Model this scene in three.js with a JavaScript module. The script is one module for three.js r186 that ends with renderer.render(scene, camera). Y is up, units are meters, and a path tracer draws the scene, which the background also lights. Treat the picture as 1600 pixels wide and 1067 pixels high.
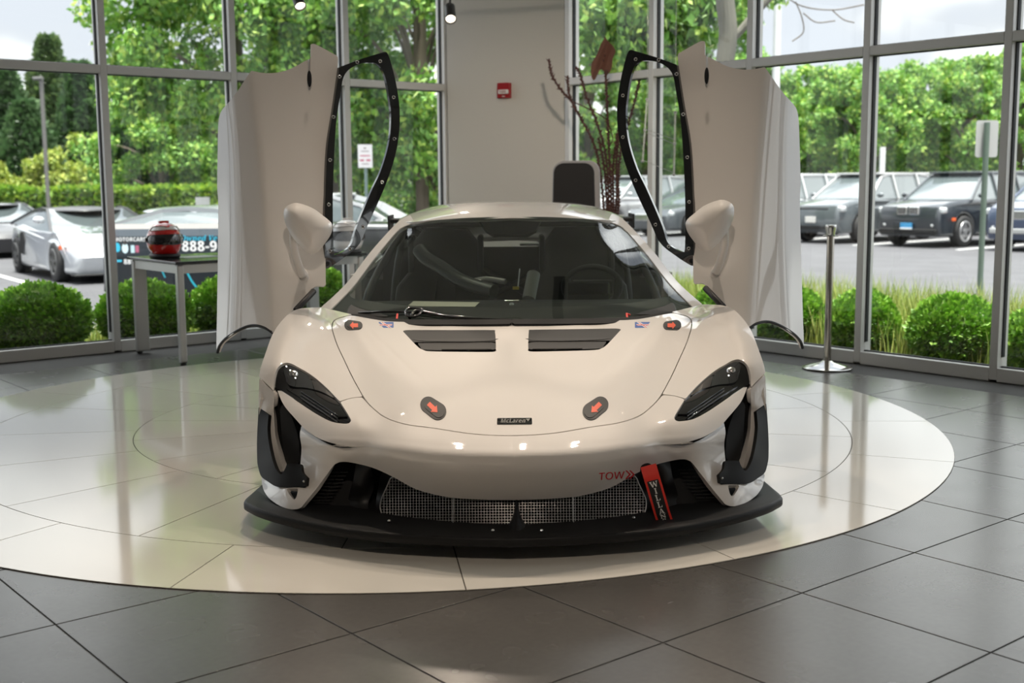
import * as THREE from 'three';
import { mergeGeometries, mergeVertices, toCreasedNormals } from 'three/addons/utils/BufferGeometryUtils.js';
import { RoundedBoxGeometry } from 'three/addons/geometries/RoundedBoxGeometry.js';
import { ImprovedNoise } from 'three/addons/math/ImprovedNoise.js';
import { FontLoader } from 'three/addons/loaders/FontLoader.js';
import { TextGeometry } from 'three/addons/geometries/TextGeometry.js';
import { RectAreaLightUniformsLib } from 'three/addons/lights/RectAreaLightUniformsLib.js';

const TURN = [-0.504, 6.188, 2.662];   // turntable centre x, depth, radius
const SKY = 2.0, LAMP = 5.3, SUN = 9.0;

// ------------------------------------------------------------------ camera, sky, lamps, exposure
const scene = new THREE.Scene();
const FOCAL = 1866, PITCH = 7.612 * Math.PI / 180, ROLL = -0.427 * Math.PI / 180, EYE = 1.25;
const camera = new THREE.PerspectiveCamera(2 * Math.atan(533.5 / FOCAL) * 180 / Math.PI, 1600 / 1067, 0.1, 400);
camera.position.set(0, EYE, 0);
camera.rotation.set(-PITCH, 0, ROLL, 'YXZ');
camera.focus = 4.6; camera.userData.fStop = 3.2;

const renderer = new THREE.WebGLRenderer();
renderer.toneMapping = THREE.LinearToneMapping;
renderer.toneMappingExposure = 1.4;
renderer.shadowMap.enabled = true;
RectAreaLightUniformsLib.init();

const noise3 = new ImprovedNoise();
function fbm(x, y, z, n = 4) { let s = 0, a = 0.5; for (let i = 0; i < n; i++) { s += a * noise3.noise(x, y, z); x *= 2.03; y *= 2.03; z *= 2.03; a *= 0.5; } return s; }
function rng(seed) { let t = seed >>> 0; return () => { t += 0x6D2B79F5; let r = Math.imul(t ^ (t >>> 15), 1 | t); r ^= r + Math.imul(r ^ (r >>> 7), 61 | r); return ((r ^ (r >>> 14)) >>> 0) / 4294967296; }; }

{ // bright broken overcast, the same all round
  const w = 1024, h = 512, data = new Float32Array(w * h * 4);
  for (let j = 0; j < h; j++) for (let i = 0; i < w; i++) {
    const lat = ((j + 0.5) / h - 0.5) * Math.PI, lon = ((i + 0.5) / w - 0.5) * Math.PI * 2;
    const y = Math.sin(lat), cx = Math.cos(lat) * Math.cos(lon), cz = Math.cos(lat) * Math.sin(lon);
    const k = 1 / (0.35 + Math.max(y, 0));
    const n = fbm(cx * k * 2.2 + 20.4, cz * k * 2.2 + 13.8, y * 2.0 + 1, 5);
    const c = THREE.MathUtils.smoothstep(n, -0.20, 0.20);
    const o = (j * w + i) * 4, e = (1 + 2 * Math.max(y, 0)) / 1.8;   // CIE overcast sky: the zenith three times the horizon
    data[o] = e * (0.27 + 0.80 * c); data[o + 1] = e * (0.29 + 0.79 * c); data[o + 2] = e * (0.33 + 0.76 * c); data[o + 3] = 1;
  }
  const sky = new THREE.DataTexture(data, w, h, THREE.RGBAFormat, THREE.FloatType);
  sky.mapping = THREE.EquirectangularReflectionMapping; sky.magFilter = THREE.LinearFilter; sky.needsUpdate = true;
  scene.background = sky; scene.environment = sky;
  scene.backgroundIntensity = SKY; scene.environmentIntensity = SKY;
}

{ // sun behind thin cloud, high behind the building: wide soft source
  const sun = new THREE.DirectionalLight(new THREE.Color(1.0, 0.96, 0.88), SUN); sun.position.set(4, 60, -8); sun.target.position.set(0, 0, -16); sun.castShadow = true; sun.shadow.radius = 14; sun.shadow.mapSize.set(2048, 2048);
  Object.assign(sun.shadow.camera, { left: -45, right: 45, top: 45, bottom: -45, near: 1, far: 120 }); scene.add(sun, sun.target);
}
// ------------------------------------------------------------------ helpers
const taken = new Map();
function numbered(name) { const n = taken.get(name) ?? 0; taken.set(name, n + 1); return n ? name + '_' + String(n).padStart(3, '0') : name; }
function tag(o, label, category, group) { o.userData.label = label; o.userData.category = category; if (group) o.userData.group = group; return o; }
function thing(name, label, category, pos = [0, 0, 0], turn = 0, group) {
  const o = new THREE.Group(); o.name = numbered(name); o.position.set(...pos); o.rotation.y = turn; scene.add(o); return tag(o, label, category, group);
}
function part(name, geometry, material, parent, label) {
  const m = new THREE.Mesh(geometry, material); m.name = name; m.castShadow = m.receiveShadow = true; if (label) m.userData.label = label; parent.add(m); return m;
}
function structure(name) { const g = new THREE.Group(); g.name = name; g.userData.kind = 'structure'; scene.add(g); return g; }
function structMesh(name, geometry, material) { const m = part(name, geometry, material, scene); m.userData.kind = 'structure'; return m; }
const box = (w, h, d, x = 0, y = 0, z = 0) => new THREE.BoxGeometry(w, h, d).translate(x, y, z);
const rbox = (w, h, d, r, x = 0, y = 0, z = 0, s = 2) => new RoundedBoxGeometry(w, h, d, s, r).translate(x, y, z);
const cyl = (r0, r1, h, n = 24) => new THREE.CylinderGeometry(r0, r1, h, n);
const V = (a, b, c) => new THREE.Vector3(a, b, c);
function tube(pts, r, n = 24, m = 8, closed = false) { return new THREE.TubeGeometry(new THREE.CatmullRomCurve3(pts.map((p) => V(...p)), closed, 'centripetal'), n, r, m, closed); }
function bar(a, b, r, m = 10) { const A = V(...a), B = V(...b), g = cyl(r, r, A.distanceTo(B), m); g.applyQuaternion(new THREE.Quaternion().setFromUnitVectors(V(0, 1, 0), B.clone().sub(A).normalize())); return g.translate((A.x + B.x) / 2, (A.y + B.y) / 2, (A.z + B.z) / 2); }
function beam(a, b, w, h) { // box bar from a to b, w wide, h high
  const A = V(...a), B = V(...b), g = new THREE.BoxGeometry(w, h, A.distanceTo(B)); g.applyMatrix4(new THREE.Matrix4().lookAt(B, A, V(0, 1, 0))); return g.translate((A.x + B.x) / 2, (A.y + B.y) / 2, (A.z + B.z) / 2); }
const merge = (list) => mergeGeometries(list.map((g) => { const n = g.index ? g.toNonIndexed() : g; for (const k of Object.keys(n.attributes)) if (!['position', 'normal', 'uv'].includes(k)) n.deleteAttribute(k); if (!n.attributes.uv) n.setAttribute('uv', new THREE.BufferAttribute(new Float32Array(n.attributes.position.count * 2), 2)); if (!n.attributes.normal) n.computeVertexNormals(); return n; }));
const std = (r, g, b, roughness = 0.6, more = {}) => { const m = new THREE.MeshStandardMaterial({ roughness, metalness: 0, ...more }); m.color.setRGB(r, g, b); return m; };
const phys = (r, g, b, roughness = 0.6, more = {}) => { const m = new THREE.MeshPhysicalMaterial({ roughness, metalness: 0, ...more }); m.color.setRGB(r, g, b); return m; };
function noiseTexture(size, fn, srgb = false, repeat) {
  const d = new Uint8Array(size * size * 4);
  for (let j = 0; j < size; j++) for (let i = 0; i < size; i++) { const c = fn(i / size, j / size), o = (j * size + i) * 4; for (let k = 0; k < 3; k++) d[o + k] = Math.max(0, Math.min(255, (c.length ? c[k] : c) * 255)); d[o + 3] = 255; }
  const t = new THREE.DataTexture(d, size, size); t.magFilter = THREE.LinearFilter; t.minFilter = THREE.LinearMipmapLinearFilter; t.generateMipmaps = true; t.wrapS = t.wrapT = THREE.RepeatWrapping; if (srgb) t.colorSpace = THREE.SRGBColorSpace; if (repeat) t.repeat.set(repeat, repeat); t.needsUpdate = true; return t;
}
function drawn(w, h, paint) { const c = document.createElement('canvas'); c.width = w; c.height = h; const g = c.getContext('2d'); paint(g, w, h); const t = new THREE.CanvasTexture(c); t.colorSpace = THREE.SRGBColorSpace; return t; }

// ------------------------------------------------------------------ the showroom shell
// room axes follow the floor tiles: E1 runs along the glazed wall at the left, E2 along the one at the right; plan points are [x, depth]
const E1 = [0.7732, 0.6342], E2 = [-0.6342, 0.7732], CORNER = [-0.195, 11.28], ROOM_W = 11.6, ROOM_D = 11.6, CEIL = 3.4;
const plan = (s, t) => [CORNER[0] + E1[0] * s + E2[0] * t, CORNER[1] + E1[1] * s + E2[1] * t];   // s, t both negative inside the room
const YAW1 = Math.atan2(E1[1], E1[0]);            // rotation.y that lays a local x axis along E1 (depth runs towards -z)
const M_alu = std(0.62, 0.615, 0.60, 0.45, { metalness: 0.2 });
const M_gasket = std(0.02, 0.022, 0.024, 0.7);
const M_glass = phys(0.94, 0.97, 0.955, 0.0, { transmission: 1, thickness: 0, ior: 1.4 });
const wallTex = noiseTexture(256, (u, v) => 0.5 + 0.35 * fbm(u * 40, v * 40, 2.5, 3));
const M_wall = std(0.62, 0.605, 0.565, 0.9, { bumpMap: wallTex, bumpScale: 0.0015 });
const M_white = std(0.62, 0.61, 0.59, 0.9), M_plaster = std(0.42, 0.41, 0.39, 0.9);

const stain = noiseTexture(512, (u, v) => { const n = fbm(u * 5, v * 5, 4.2, 5), m = fbm(u * 60, v * 60, 9, 2); const b = 0.84 + 0.07 * n + 0.05 * m; return [b, b * 0.99, b * 0.975]; }, true);
const rough = noiseTexture(512, (u, v) => 0.74 + 0.10 * fbm(u * 6, v * 6, 1.2, 3));
function tileMat(k) { const m = std(0.118 * k, 0.114 * k, 0.109 * k, 0.36, { map: stain, roughnessMap: rough }); return m; }
const M_tiles = [0.94, 1.0, 1.05, 0.98].map(tileMat);
const M_slab = std(0.045, 0.043, 0.04, 0.8);

{ // floor: slab + square porcelain tiles
  const floor = structure('floor');
  const slab = part('slab', new THREE.BoxGeometry(ROOM_W + 0.3, 0.2, ROOM_D + 0.3), M_slab, floor);
  const mid = plan(-ROOM_W / 2 + 0.05, -ROOM_D / 2 + 0.05); slab.position.set(mid[0], -0.103, -mid[1]); slab.rotation.y = YAW1;
  const T = 0.612, node = [0.406, 3.123], R = rng(5);
  const variants = [0, 1, 2, 3, 4, 5].map(() => { // bevelled tile with its own cut of the stain texture
    const g = new RoundedBoxGeometry(T - 0.005, 0.02, T - 0.005, 1, 0.0015).translate(0, -0.01, 0), uv = g.attributes.uv, p = g.attributes.position, ou = R(), ov = R();
    for (let i = 0; i < uv.count; i++) uv.setXY(i, ou + p.getX(i) * 0.8, ov + p.getZ(i) * 0.8); return g; });
  for (let i = -16; i <= 16; i++) for (let j = -16; j <= 16; j++) {
    const cx = node[0] + ((i + 0.5) * E1[0] + (j + 0.5) * E2[0]) * T, cd = node[1] + ((i + 0.5) * E1[1] + (j + 0.5) * E2[1]) * T;
    const s = (cx - CORNER[0]) * E1[0] + (cd - CORNER[1]) * E1[1], t = (cx - CORNER[0]) * E2[0] + (cd - CORNER[1]) * E2[1];
    if (s > -0.3 || t > -0.3 || s < -ROOM_W + 0.3 || t < -ROOM_D + 0.3 || cd < 1.2) continue;
    if (Math.hypot(cx - TURN[0], cd - TURN[1]) < TURN[2] - 0.5) continue;
    const m = part(numbered('floor_tile'), variants[(R() * 6) | 0], M_tiles[(R() * 4) | 0], floor); m.position.set(cx, 0, -cd); m.rotation.y = YAW1 + ((R() * 4) | 0) * Math.PI / 2;
  }
}
{ // cream turntable: three rings of curved tiles
  const t = thing('turntable', 'round polished cream stone turntable set in the dark tiled floor', 'turntable', [TURN[0], 0, -TURN[1]]);
  const cream = (k) => phys(0.79 * k, 0.755 * k, 0.685 * k, 0.08, { ior: 1.55 }), mats = [cream(0.97), cream(1), cream(1.02)];
  part('joint_bed', new THREE.CylinderGeometry(TURN[2], TURN[2], 0.002, 96).translate(0, 0.001, 0), std(0.10, 0.09, 0.075, 0.8), t);
  const R = rng(11);
  for (const [r0, r1, off] of [[0.5, 1.429, 0], [1.429, 2.208, 10], [2.208, TURN[2], 0]]) for (let k = 0; k < 18; k++) {
    const gap = 0.0022, a0 = (-102.3 + off + 20 * k) * Math.PI / 180, a1 = a0 + 20 * Math.PI / 180, s = new THREE.Shape(), n = 10;
    for (let q = 0; q <= n; q++) { const r = r1 - gap, a = a0 + gap / r + (a1 - a0 - 2 * gap / r) * q / n; s[q ? 'lineTo' : 'moveTo'](r * Math.cos(a), r * Math.sin(a)); }
    for (let q = n; q >= 0; q--) { const r = r0 + gap, a = a0 + gap / r + (a1 - a0 - 2 * gap / r) * q / n; s.lineTo(r * Math.cos(a), r * Math.sin(a)); }
    part('stone_tile', new THREE.ExtrudeGeometry(s, { depth: 0.003, bevelEnabled: false }).rotateX(-Math.PI / 2).translate(0, 0.001, 0), mats[(R() * 3) | 0], t);
  }
  part('hub_tile', new THREE.CylinderGeometry(0.497, 0.497, 0.003, 64).translate(0, 0.0025, 0), mats[1], t);
}
function glazedWall(name, dirIn, yaw, stations, endS) { // stations: distance of each mullion from the corner (negative)
  const g = structure(name); g.position.set(CORNER[0], 0, -CORNER[1]); g.rotation.y = yaw;
  const mw = 0.052, md = 0.12, bays = stations;
  const frame = (w, h, d, x, y) => rbox(w, h, d, 0.004, x, y, 0, 1);
  for (const s of bays) { part('mullion', frame(mw, CEIL - 0.02, md, s, CEIL / 2), M_alu, g); for (const o of [-1, 1]) part('gasket', box(0.008, CEIL - 0.2, 0.03, s + o * (mw / 2 + 0.004), CEIL / 2 + 0.05, 0), M_gasket, g); }
  for (let i = 0; i + 1 < bays.length; i++) {
    const a = bays[i], b = bays[i + 1], c = (a + b) / 2, w = Math.abs(b - a) - mw;
    part('sill', frame(w, 0.085, md, c, 0.0425), M_alu, g);
    part('transom', frame(w, 0.06, md, c, 2.09), M_alu, g);
    part('head', frame(w, 0.08, md, c, CEIL - 0.05), M_alu, g);
    for (const [y0, y1] of [[0.085, 2.06], [2.12, CEIL - 0.09]]) {
      part('glass_pane', new THREE.PlaneGeometry(w - 0.004, y1 - y0).translate(c, (y0 + y1) / 2, 0), M_glass, g);
      part('gasket', box(w, 0.007, 0.03, c, y0 + 0.004, 0), M_gasket, g); part('gasket', box(w, 0.007, 0.03, c, y1 - 0.004, 0), M_gasket, g);
    }
  }
  return g;
}
const st1 = [], st2 = [];
for (let k = 0; k < 12; k++) { st1.push(-0.529 - 1.037 * k); st2.push(-1.14 - 0.985 * k); }
st1[11] = -ROOM_W; st2[11] = -ROOM_W;
glazedWall('window_1', -1, YAW1, st1);
glazedWall('window_2', -1, YAW1 + Math.PI / 2, st2);
{ // corner pier with a flat face towards the room, ceiling, two solid walls behind the camera
  const a = plan(-0.50, 0.1), b = plan(-0.5, -0.06), c = [-0.56, 10.86], d = [0.475, 10.42], e = plan(-0.06, -1.11), f = plan(0.1, -1.11), o = plan(0.1, 0.1);
  const s = new THREE.Shape([a, b, c, d, e, f, o].map(([x, y]) => new THREE.Vector2(x, y)));
  structMesh('wall_back', new THREE.ExtrudeGeometry(s, { depth: CEIL, bevelEnabled: false }).rotateX(-Math.PI / 2), M_wall);
  const wallBox = (name, s0, s1, t0, t1, y0, y1, mat) => { const m = plan((s0 + s1) / 2, (t0 + t1) / 2), w = structMesh(name, new THREE.BoxGeometry(s1 - s0, y1 - y0, t1 - t0), mat); w.position.set(m[0], (y0 + y1) / 2, -m[1]); w.rotation.y = YAW1; return w; };
  wallBox('ceiling', -ROOM_W - 0.2, 0.2, -ROOM_D - 0.2, 0.2, CEIL, CEIL + 0.25, M_white);
  wallBox('wall_front', -ROOM_W - 0.2, 0.06, -ROOM_D - 0.2, -ROOM_D, -0.2, CEIL, M_plaster);
  wallBox('wall_left', -ROOM_W - 0.2, -ROOM_W, -ROOM_D, 0.06, -0.2, CEIL, M_plaster);
}
// ------------------------------------------------------------------ surface tools for the bodywork
// sight(u, v, d): the point at depth d on the sight line with elevation-sheet coordinates u, v (levelled); used to lay the measured feature lines of the car out in metres
const COS = Math.cos(PITCH), SIN = Math.sin(PITCH), CR = Math.cos(ROLL), SR = Math.sin(ROLL);
function level([u, v]) { const a = (u - 800), b = -(v - 533.5); return [800 + CR * a - SR * b, 533.5 - (SR * a + CR * b)]; }
function sight(u, v, d) { const a = (u - 800) / FOCAL, b = -(v - 533.5) / FOCAL, y = COS * b - SIN, z = SIN * b + COS, t = d / z; return [a * t, EYE + y * t, -d]; }
function onHeight(u, v, h) { const b = -(v - 533.5) / FOCAL, y = COS * b - SIN, z = SIN * b + COS, t = (h - EYE) / y; return [(u - 800) / FOCAL * t, h, -z * t]; }
const at = (u, v, d) => { const [a, b] = level([u, v]); return sight(a, b, d); };
const atH = (u, v, h) => { const [a, b] = level([u, v]); return onHeight(a, b, h); };

function solve(A, b) { const n = b.length; for (let i = 0; i < n; i++) { let p = i; for (let r = i + 1; r < n; r++) if (Math.abs(A[r][i]) > Math.abs(A[p][i])) p = r; [A[i], A[p]] = [A[p], A[i]]; [b[i], b[p]] = [b[p], b[i]]; for (let r = i + 1; r < n; r++) { const k = A[r][i] / A[i][i]; if (!k) continue; for (let c = i; c < n; c++) A[r][c] -= k * A[i][c]; b[r] -= k * b[i]; } } const x = Array(n).fill(0); for (let i = n - 1; i >= 0; i--) { let s = b[i]; for (let c = i + 1; c < n; c++) s -= A[i][c] * x[c]; x[i] = s / A[i][i]; } return x; }
function thinPlate(pts, scale = 100, soft = 1e-4) { // smooth surface through scattered points [a, b, value]
  const n = pts.length, N = n + 3, A = [], rhs = [], k = (x, y) => { const r = x * x + y * y; return r < 1e-12 ? 0 : 0.5 * r * Math.log(r); };
  const X = pts.map((p) => [p[0] / scale, p[1] / scale]);
  for (let i = 0; i < n; i++) { const row = []; for (let j = 0; j < n; j++) row.push(k(X[i][0] - X[j][0], X[i][1] - X[j][1]) + (i === j ? soft : 0)); row.push(1, X[i][0], X[i][1]); A.push(row); rhs.push(pts[i][2]); }
  for (let q = 0; q < 3; q++) { const row = []; for (let j = 0; j < n; j++) row.push(q === 0 ? 1 : X[j][q - 1]); row.push(0, 0, 0); A.push(row); rhs.push(0); }
  const w = solve(A, rhs);
  return (a, b) => { a /= scale; b /= scale; let s = w[n] + w[n + 1] * a + w[n + 2] * b; for (let j = 0; j < n; j++) s += w[j] * k(a - X[j][0], b - X[j][1]); return s; };
}
function fieldOf(list, sym = true, base = null) { // depth field over the sheet from measured points of the left half, mirrored about the car's axis
  const pts = []; for (const [u, v, d] of list) { const [a, b] = level([u, v]); if (sym && Math.abs(u - 800) < 3) pts.push([800, b, d]); else { pts.push([a, b, d]); if (sym) pts.push([1600 - a, b, d]); } } if (!base) return thinPlate(pts); const rest = thinPlate(pts.map(([a, b, d]) => [a, b, d - base(a, b)])); return (a, b) => base(a, b) + rest(a, b);
}
function smoothLine(pts, closed, step = 4) { // Catmull-Rom; a point with a third entry 1 is a sharp corner
  const out = [], n = pts.length, segs = closed ? n : n - 1, P = (i) => pts[closed ? (i + n) % n : Math.max(0, Math.min(n - 1, i))];
  for (let i = 0; i < segs; i++) { const p1 = P(i), p2 = P(i + 1), p0 = p1[2] ? p1 : P(i - 1), p3 = p2[2] ? p2 : P(i + 2), L = Math.hypot(p2[0] - p1[0], p2[1] - p1[1]), m = Math.max(1, Math.round(L / step));
    for (let q = 0; q < m; q++) { const t = q / m, f = (c) => 0.5 * (2 * p1[c] + (p2[c] - p0[c]) * t + (2 * p0[c] - 5 * p1[c] + 4 * p2[c] - p3[c]) * t * t + (3 * p1[c] - p0[c] - 3 * p2[c] + p3[c]) * t * t * t); out.push([f(0), f(1)]); } }
  if (!closed) out.push([pts[n - 1][0], pts[n - 1][1]]); return out;
}
const ring = (pts, step) => smoothLine(pts.map((p) => { const q = level(p); return [p[0] === 800 ? 800 : q[0], q[1], p[2] || 0]; }), true, step);
const symRing = (pts, step) => { const q = pts.map((p) => { const l = level(p); return [p[0] === 800 ? 800 : l[0], p[0] === 800 ? p[1] : l[1], p[0] === 800 ? 0 : p[2] || 0]; }); return smoothLine([...q, ...q.slice(q[0][0] === 800 ? 1 : 0, q[q.length - 1][0] === 800 ? -1 : undefined).reverse().map(([a, b, c]) => [1600 - a, b, c])], true, step); };
const flipLoop = (l) => l.map(([a, b]) => [1600 - a, b]);
const offsetLine = (pts, o) => pts.map((p, i) => { const a = pts[Math.max(0, i - 1)], b = pts[Math.min(pts.length - 1, i + 1)], dx = b[0] - a[0], dy = b[1] - a[1], L = Math.hypot(dx, dy); return [p[0] === 800 ? 800 : p[0] - dy / L * o, p[1] + dx / L * o]; });
const ringRaw = (pts, step) => smoothLine(pts, true, step);
// meshes the region inside the loops (even-odd) on a grid clipped at the outline, mapped into space; thick > 0 adds a turned-in edge of that depth
function panel(loops, cell, map, { thick = 0.012, towards = null, back = false, seam = true } = {}) {
  let x0 = 1e9, x1 = -1e9, y0 = 1e9, y1 = -1e9; const segs = [];
  for (const l of loops) for (let i = 0; i < l.length; i++) { const p = l[i], q = l[(i + 1) % l.length]; segs.push([p[0], p[1], q[0], q[1]]); x0 = Math.min(x0, p[0]); x1 = Math.max(x1, p[0]); y0 = Math.min(y0, p[1]); y1 = Math.max(y1, p[1]); }
  x0 -= cell * 0.63; y0 -= cell * 0.63; const nx = Math.ceil((x1 - x0) / cell) + 2, ny = Math.ceil((y1 - y0) / cell) + 2, S = new Float32Array(nx * ny);
  for (let j = 0; j < ny; j++) for (let i = 0; i < nx; i++) { const x = x0 + i * cell, y = y0 + j * cell; let best = 1e18, inside = false;
    for (const [ax, ay, bx, by] of segs) { const dx = bx - ax, dy = by - ay; let t = ((x - ax) * dx + (y - ay) * dy) / (dx * dx + dy * dy || 1); t = t < 0 ? 0 : t > 1 ? 1 : t; const ex = x - ax - t * dx, ey = y - ay - t * dy, e = ex * ex + ey * ey; if (e < best) best = e; if ((ay > y) !== (by > y) && x < (bx - ax) * (y - ay) / (by - ay) + ax) inside = !inside; }
    let s = Math.sqrt(best) * (inside ? -1 : 1); if (Math.abs(s) < cell * 0.02) s = (inside ? -1 : 1) * cell * 0.02; S[j * nx + i] = s; }
  const pos = [], uv = [], idx = [], rim = [], cache = new Map();
  const vert = (key, a, b) => { let n = cache.get(key); if (n === undefined) { n = uv.length / 2; cache.set(key, n); uv.push(a, b); pos.push(...map(a, b)); } return n; };
  for (let j = 0; j < ny - 1; j++) for (let i = 0; i < nx - 1; i++) {
    const c = [[i, j], [i + 1, j], [i + 1, j + 1], [i, j + 1]], s = c.map(([p, q]) => S[q * nx + p]); if (s.every((q) => q > 0)) continue;
    const poly = [], kind = [];
    for (let k = 0; k < 4; k++) { const [p, q] = c[k], [r, t] = c[(k + 1) % 4], a = s[k], b = s[(k + 1) % 4];
      if (a < 0) { poly.push(vert(q * nx + p, x0 + p * cell, y0 + q * cell)); kind.push(0); }
      if ((a < 0) !== (b < 0)) { const f = a / (a - b), lo = Math.min(q * nx + p, t * nx + r), hi = Math.max(q * nx + p, t * nx + r); poly.push(vert(lo + '_' + hi, x0 + (p + (r - p) * f) * cell, y0 + (q + (t - q) * f) * cell)); kind.push(a < 0 ? 1 : 2); } }
    for (let k = 1; k + 1 < poly.length; k++) idx.push(poly[0], poly[k], poly[k + 1]);
    for (let k = 0; k < poly.length; k++) if (kind[k] === 1 && kind[(k + 1) % poly.length] === 2) rim.push([poly[k], poly[(k + 1) % poly.length]]);
  }
  const n = uv.length / 2, nor = new Float32Array(n * 3), A = V(), B = V(), C = V(), e = cell * 0.25, T = towards ? V(...towards) : V(0, EYE, 0);
  for (let i = 0; i < n; i++) { const a = uv[2 * i], b = uv[2 * i + 1]; A.set(...map(a + e, b)).sub(C.set(...map(a - e, b))); B.set(...map(a, b + e)).sub(C.set(...map(a, b - e))); C.copy(A).cross(B).normalize(); A.set(pos[3 * i], pos[3 * i + 1], pos[3 * i + 2]); const f = towards && towards.length === 4 ? C.dot(T) : C.dot(T.clone().sub(A)); if (f < 0) C.negate(); nor.set([C.x, C.y, C.z], 3 * i); }
  if (n) { A.fromArray(pos, 3 * idx[0]); B.fromArray(pos, 3 * idx[1]).sub(A); C.fromArray(pos, 3 * idx[2]).sub(A); B.cross(C); if (B.dot(C.fromArray(nor, 3 * idx[0])) < 0) { for (let k = 0; k < idx.length; k += 3) [idx[k + 1], idx[k + 2]] = [idx[k + 2], idx[k + 1]]; for (const r of rim) r.reverse(); } }
  const P = pos.slice(), N = Array.from(nor), U = uv.slice(); let m = n;
  if (thick) for (const [a, b] of rim) { if (seam && Math.abs(pos[3 * a]) < 0.0015 && Math.abs(pos[3 * b]) < 0.0015) continue;
    const pa = pos.slice(3 * a, 3 * a + 3), pb = pos.slice(3 * b, 3 * b + 3), na = nor.slice(3 * a, 3 * a + 3), nb = nor.slice(3 * b, 3 * b + 3), qa = pa.map((x, k) => x - na[k] * thick), qb = pb.map((x, k) => x - nb[k] * thick);
    A.set(...pb).sub(B.set(...pa)); C.copy(A).cross(B.set(...na)).normalize();
    P.push(...pa, ...pb, ...qb, ...qa); for (let k = 0; k < 4; k++) { N.push(C.x, C.y, C.z); U.push(0, 0); } idx.push(m, m + 2, m + 1, m, m + 3, m + 2); m += 4;
  }
  if (back) { const o = m; for (let i = 0; i < n; i++) { P.push(pos[3 * i] - nor[3 * i] * thick, pos[3 * i + 1] - nor[3 * i + 1] * thick, pos[3 * i + 2] - nor[3 * i + 2] * thick); N.push(-nor[3 * i], -nor[3 * i + 1], -nor[3 * i + 2]); U.push(uv[2 * i], uv[2 * i + 1]); } const top = idx.length; for (let k = 0; k < top; k += 3) if (idx[k] < n && idx[k + 1] < n && idx[k + 2] < n) idx.push(idx[k] + o, idx[k + 2] + o, idx[k + 1] + o); }
  const g = new THREE.BufferGeometry(); g.setAttribute('position', new THREE.Float32BufferAttribute(P, 3)); g.setAttribute('normal', new THREE.Float32BufferAttribute(N, 3)); g.setAttribute('uv', new THREE.Float32BufferAttribute(U, 2)); g.setIndex(idx); return g;
}
function mirrored(g) { const c = g.clone(); c.applyMatrix4(new THREE.Matrix4().makeScale(-1, 1, 1)); if (c.index) { const a = c.index.array; for (let i = 0; i < a.length; i += 3) { const t = a[i + 1]; a[i + 1] = a[i + 2]; a[i + 2] = t; } } else { for (const k of Object.keys(c.attributes)) { const at = c.attributes[k], s = at.itemSize, r = at.array; for (let i = 0; i < at.count; i += 3) for (let q = 0; q < s; q++) { const t = r[(i + 1) * s + q]; r[(i + 1) * s + q] = r[(i + 2) * s + q]; r[(i + 2) * s + q] = t; } } } const n = c.attributes.normal; return c; }
const both = (g) => merge([g, mirrored(g)]);
const onSheet = (field, off = 0) => (a, b) => sight(a, b, field(a, b) + off);
function wrap(g, map, scale = 1) { // bends a flat geometry (sheet x, sheet y, height above the surface in metres) onto a mapped surface
  const p = g.attributes.position, A = V(), B = V(), C = V(); const e = 0.6;
  for (let i = 0; i < p.count; i++) { const a = p.getX(i), b = p.getY(i), h = p.getZ(i); A.set(...map(a + e, b)).sub(C.set(...map(a - e, b))); B.set(...map(a, b - e)).sub(C.set(...map(a, b + e))); A.cross(B).normalize(); C.set(...map(a, b)).addScaledVector(A, h); p.setXYZ(i, C.x, C.y, C.z); }
  g.computeVertexNormals(); return g;
}

// ------------------------------------------------------------------ the car
const CARZ = -6.0;
const car = thing('race_car', 'pearl white race car with both doors raised, parked on the round cream turntable', 'car', [0, 0.006, CARZ]);
const toCar = (g) => g.clone().translate(0, -0.006, -CARZ);
const cp = (name, g, m, parent = car, label) => part(name, toCar(g), m, parent, label);
const flake = noiseTexture(256, (u, v) => 0.5 + 0.5 * noise3.noise(u * 180, v * 180, 3.3));
const M_paint = phys(0.76, 0.725, 0.69, 0.5, { metalness: 0.0, clearcoat: 1, clearcoatRoughness: 0.03, ior: 1.5 });
const M_carbon = phys(0.010, 0.010, 0.0105, 0.52, { specularIntensity: 0.55 }), M_vent = std(0.009, 0.0085, 0.008, 0.62);
const M_matte = std(0.014, 0.014, 0.015, 0.5);
const M_black = std(0.006, 0.006, 0.007, 0.8);
const M_gloss = phys(0.008, 0.008, 0.009, 0.08, { clearcoat: 1, clearcoatRoughness: 0.02 });
const M_chrome = std(0.80, 0.79, 0.77, 0.16, { metalness: 1 });
const M_steel = std(0.55, 0.54, 0.52, 0.3, { metalness: 1 });
const M_red = std(0.82, 0.045, 0.03, 0.5);
const M_orange = std(0.85, 0.10, 0.03, 0.55);
const M_rubber = std(0.018, 0.018, 0.019, 0.75);
const M_screen = phys(0.60, 0.66, 0.63, 0.0, { transmission: 1, thickness: 0, ior: 1.5 });
const M_poly = phys(0.95, 0.97, 0.97, 0.01, { transmission: 1, thickness: 0, ior: 1.5 });
const M_silver = std(0.62, 0.62, 0.61, 0.35, { metalness: 0.8 });

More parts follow.
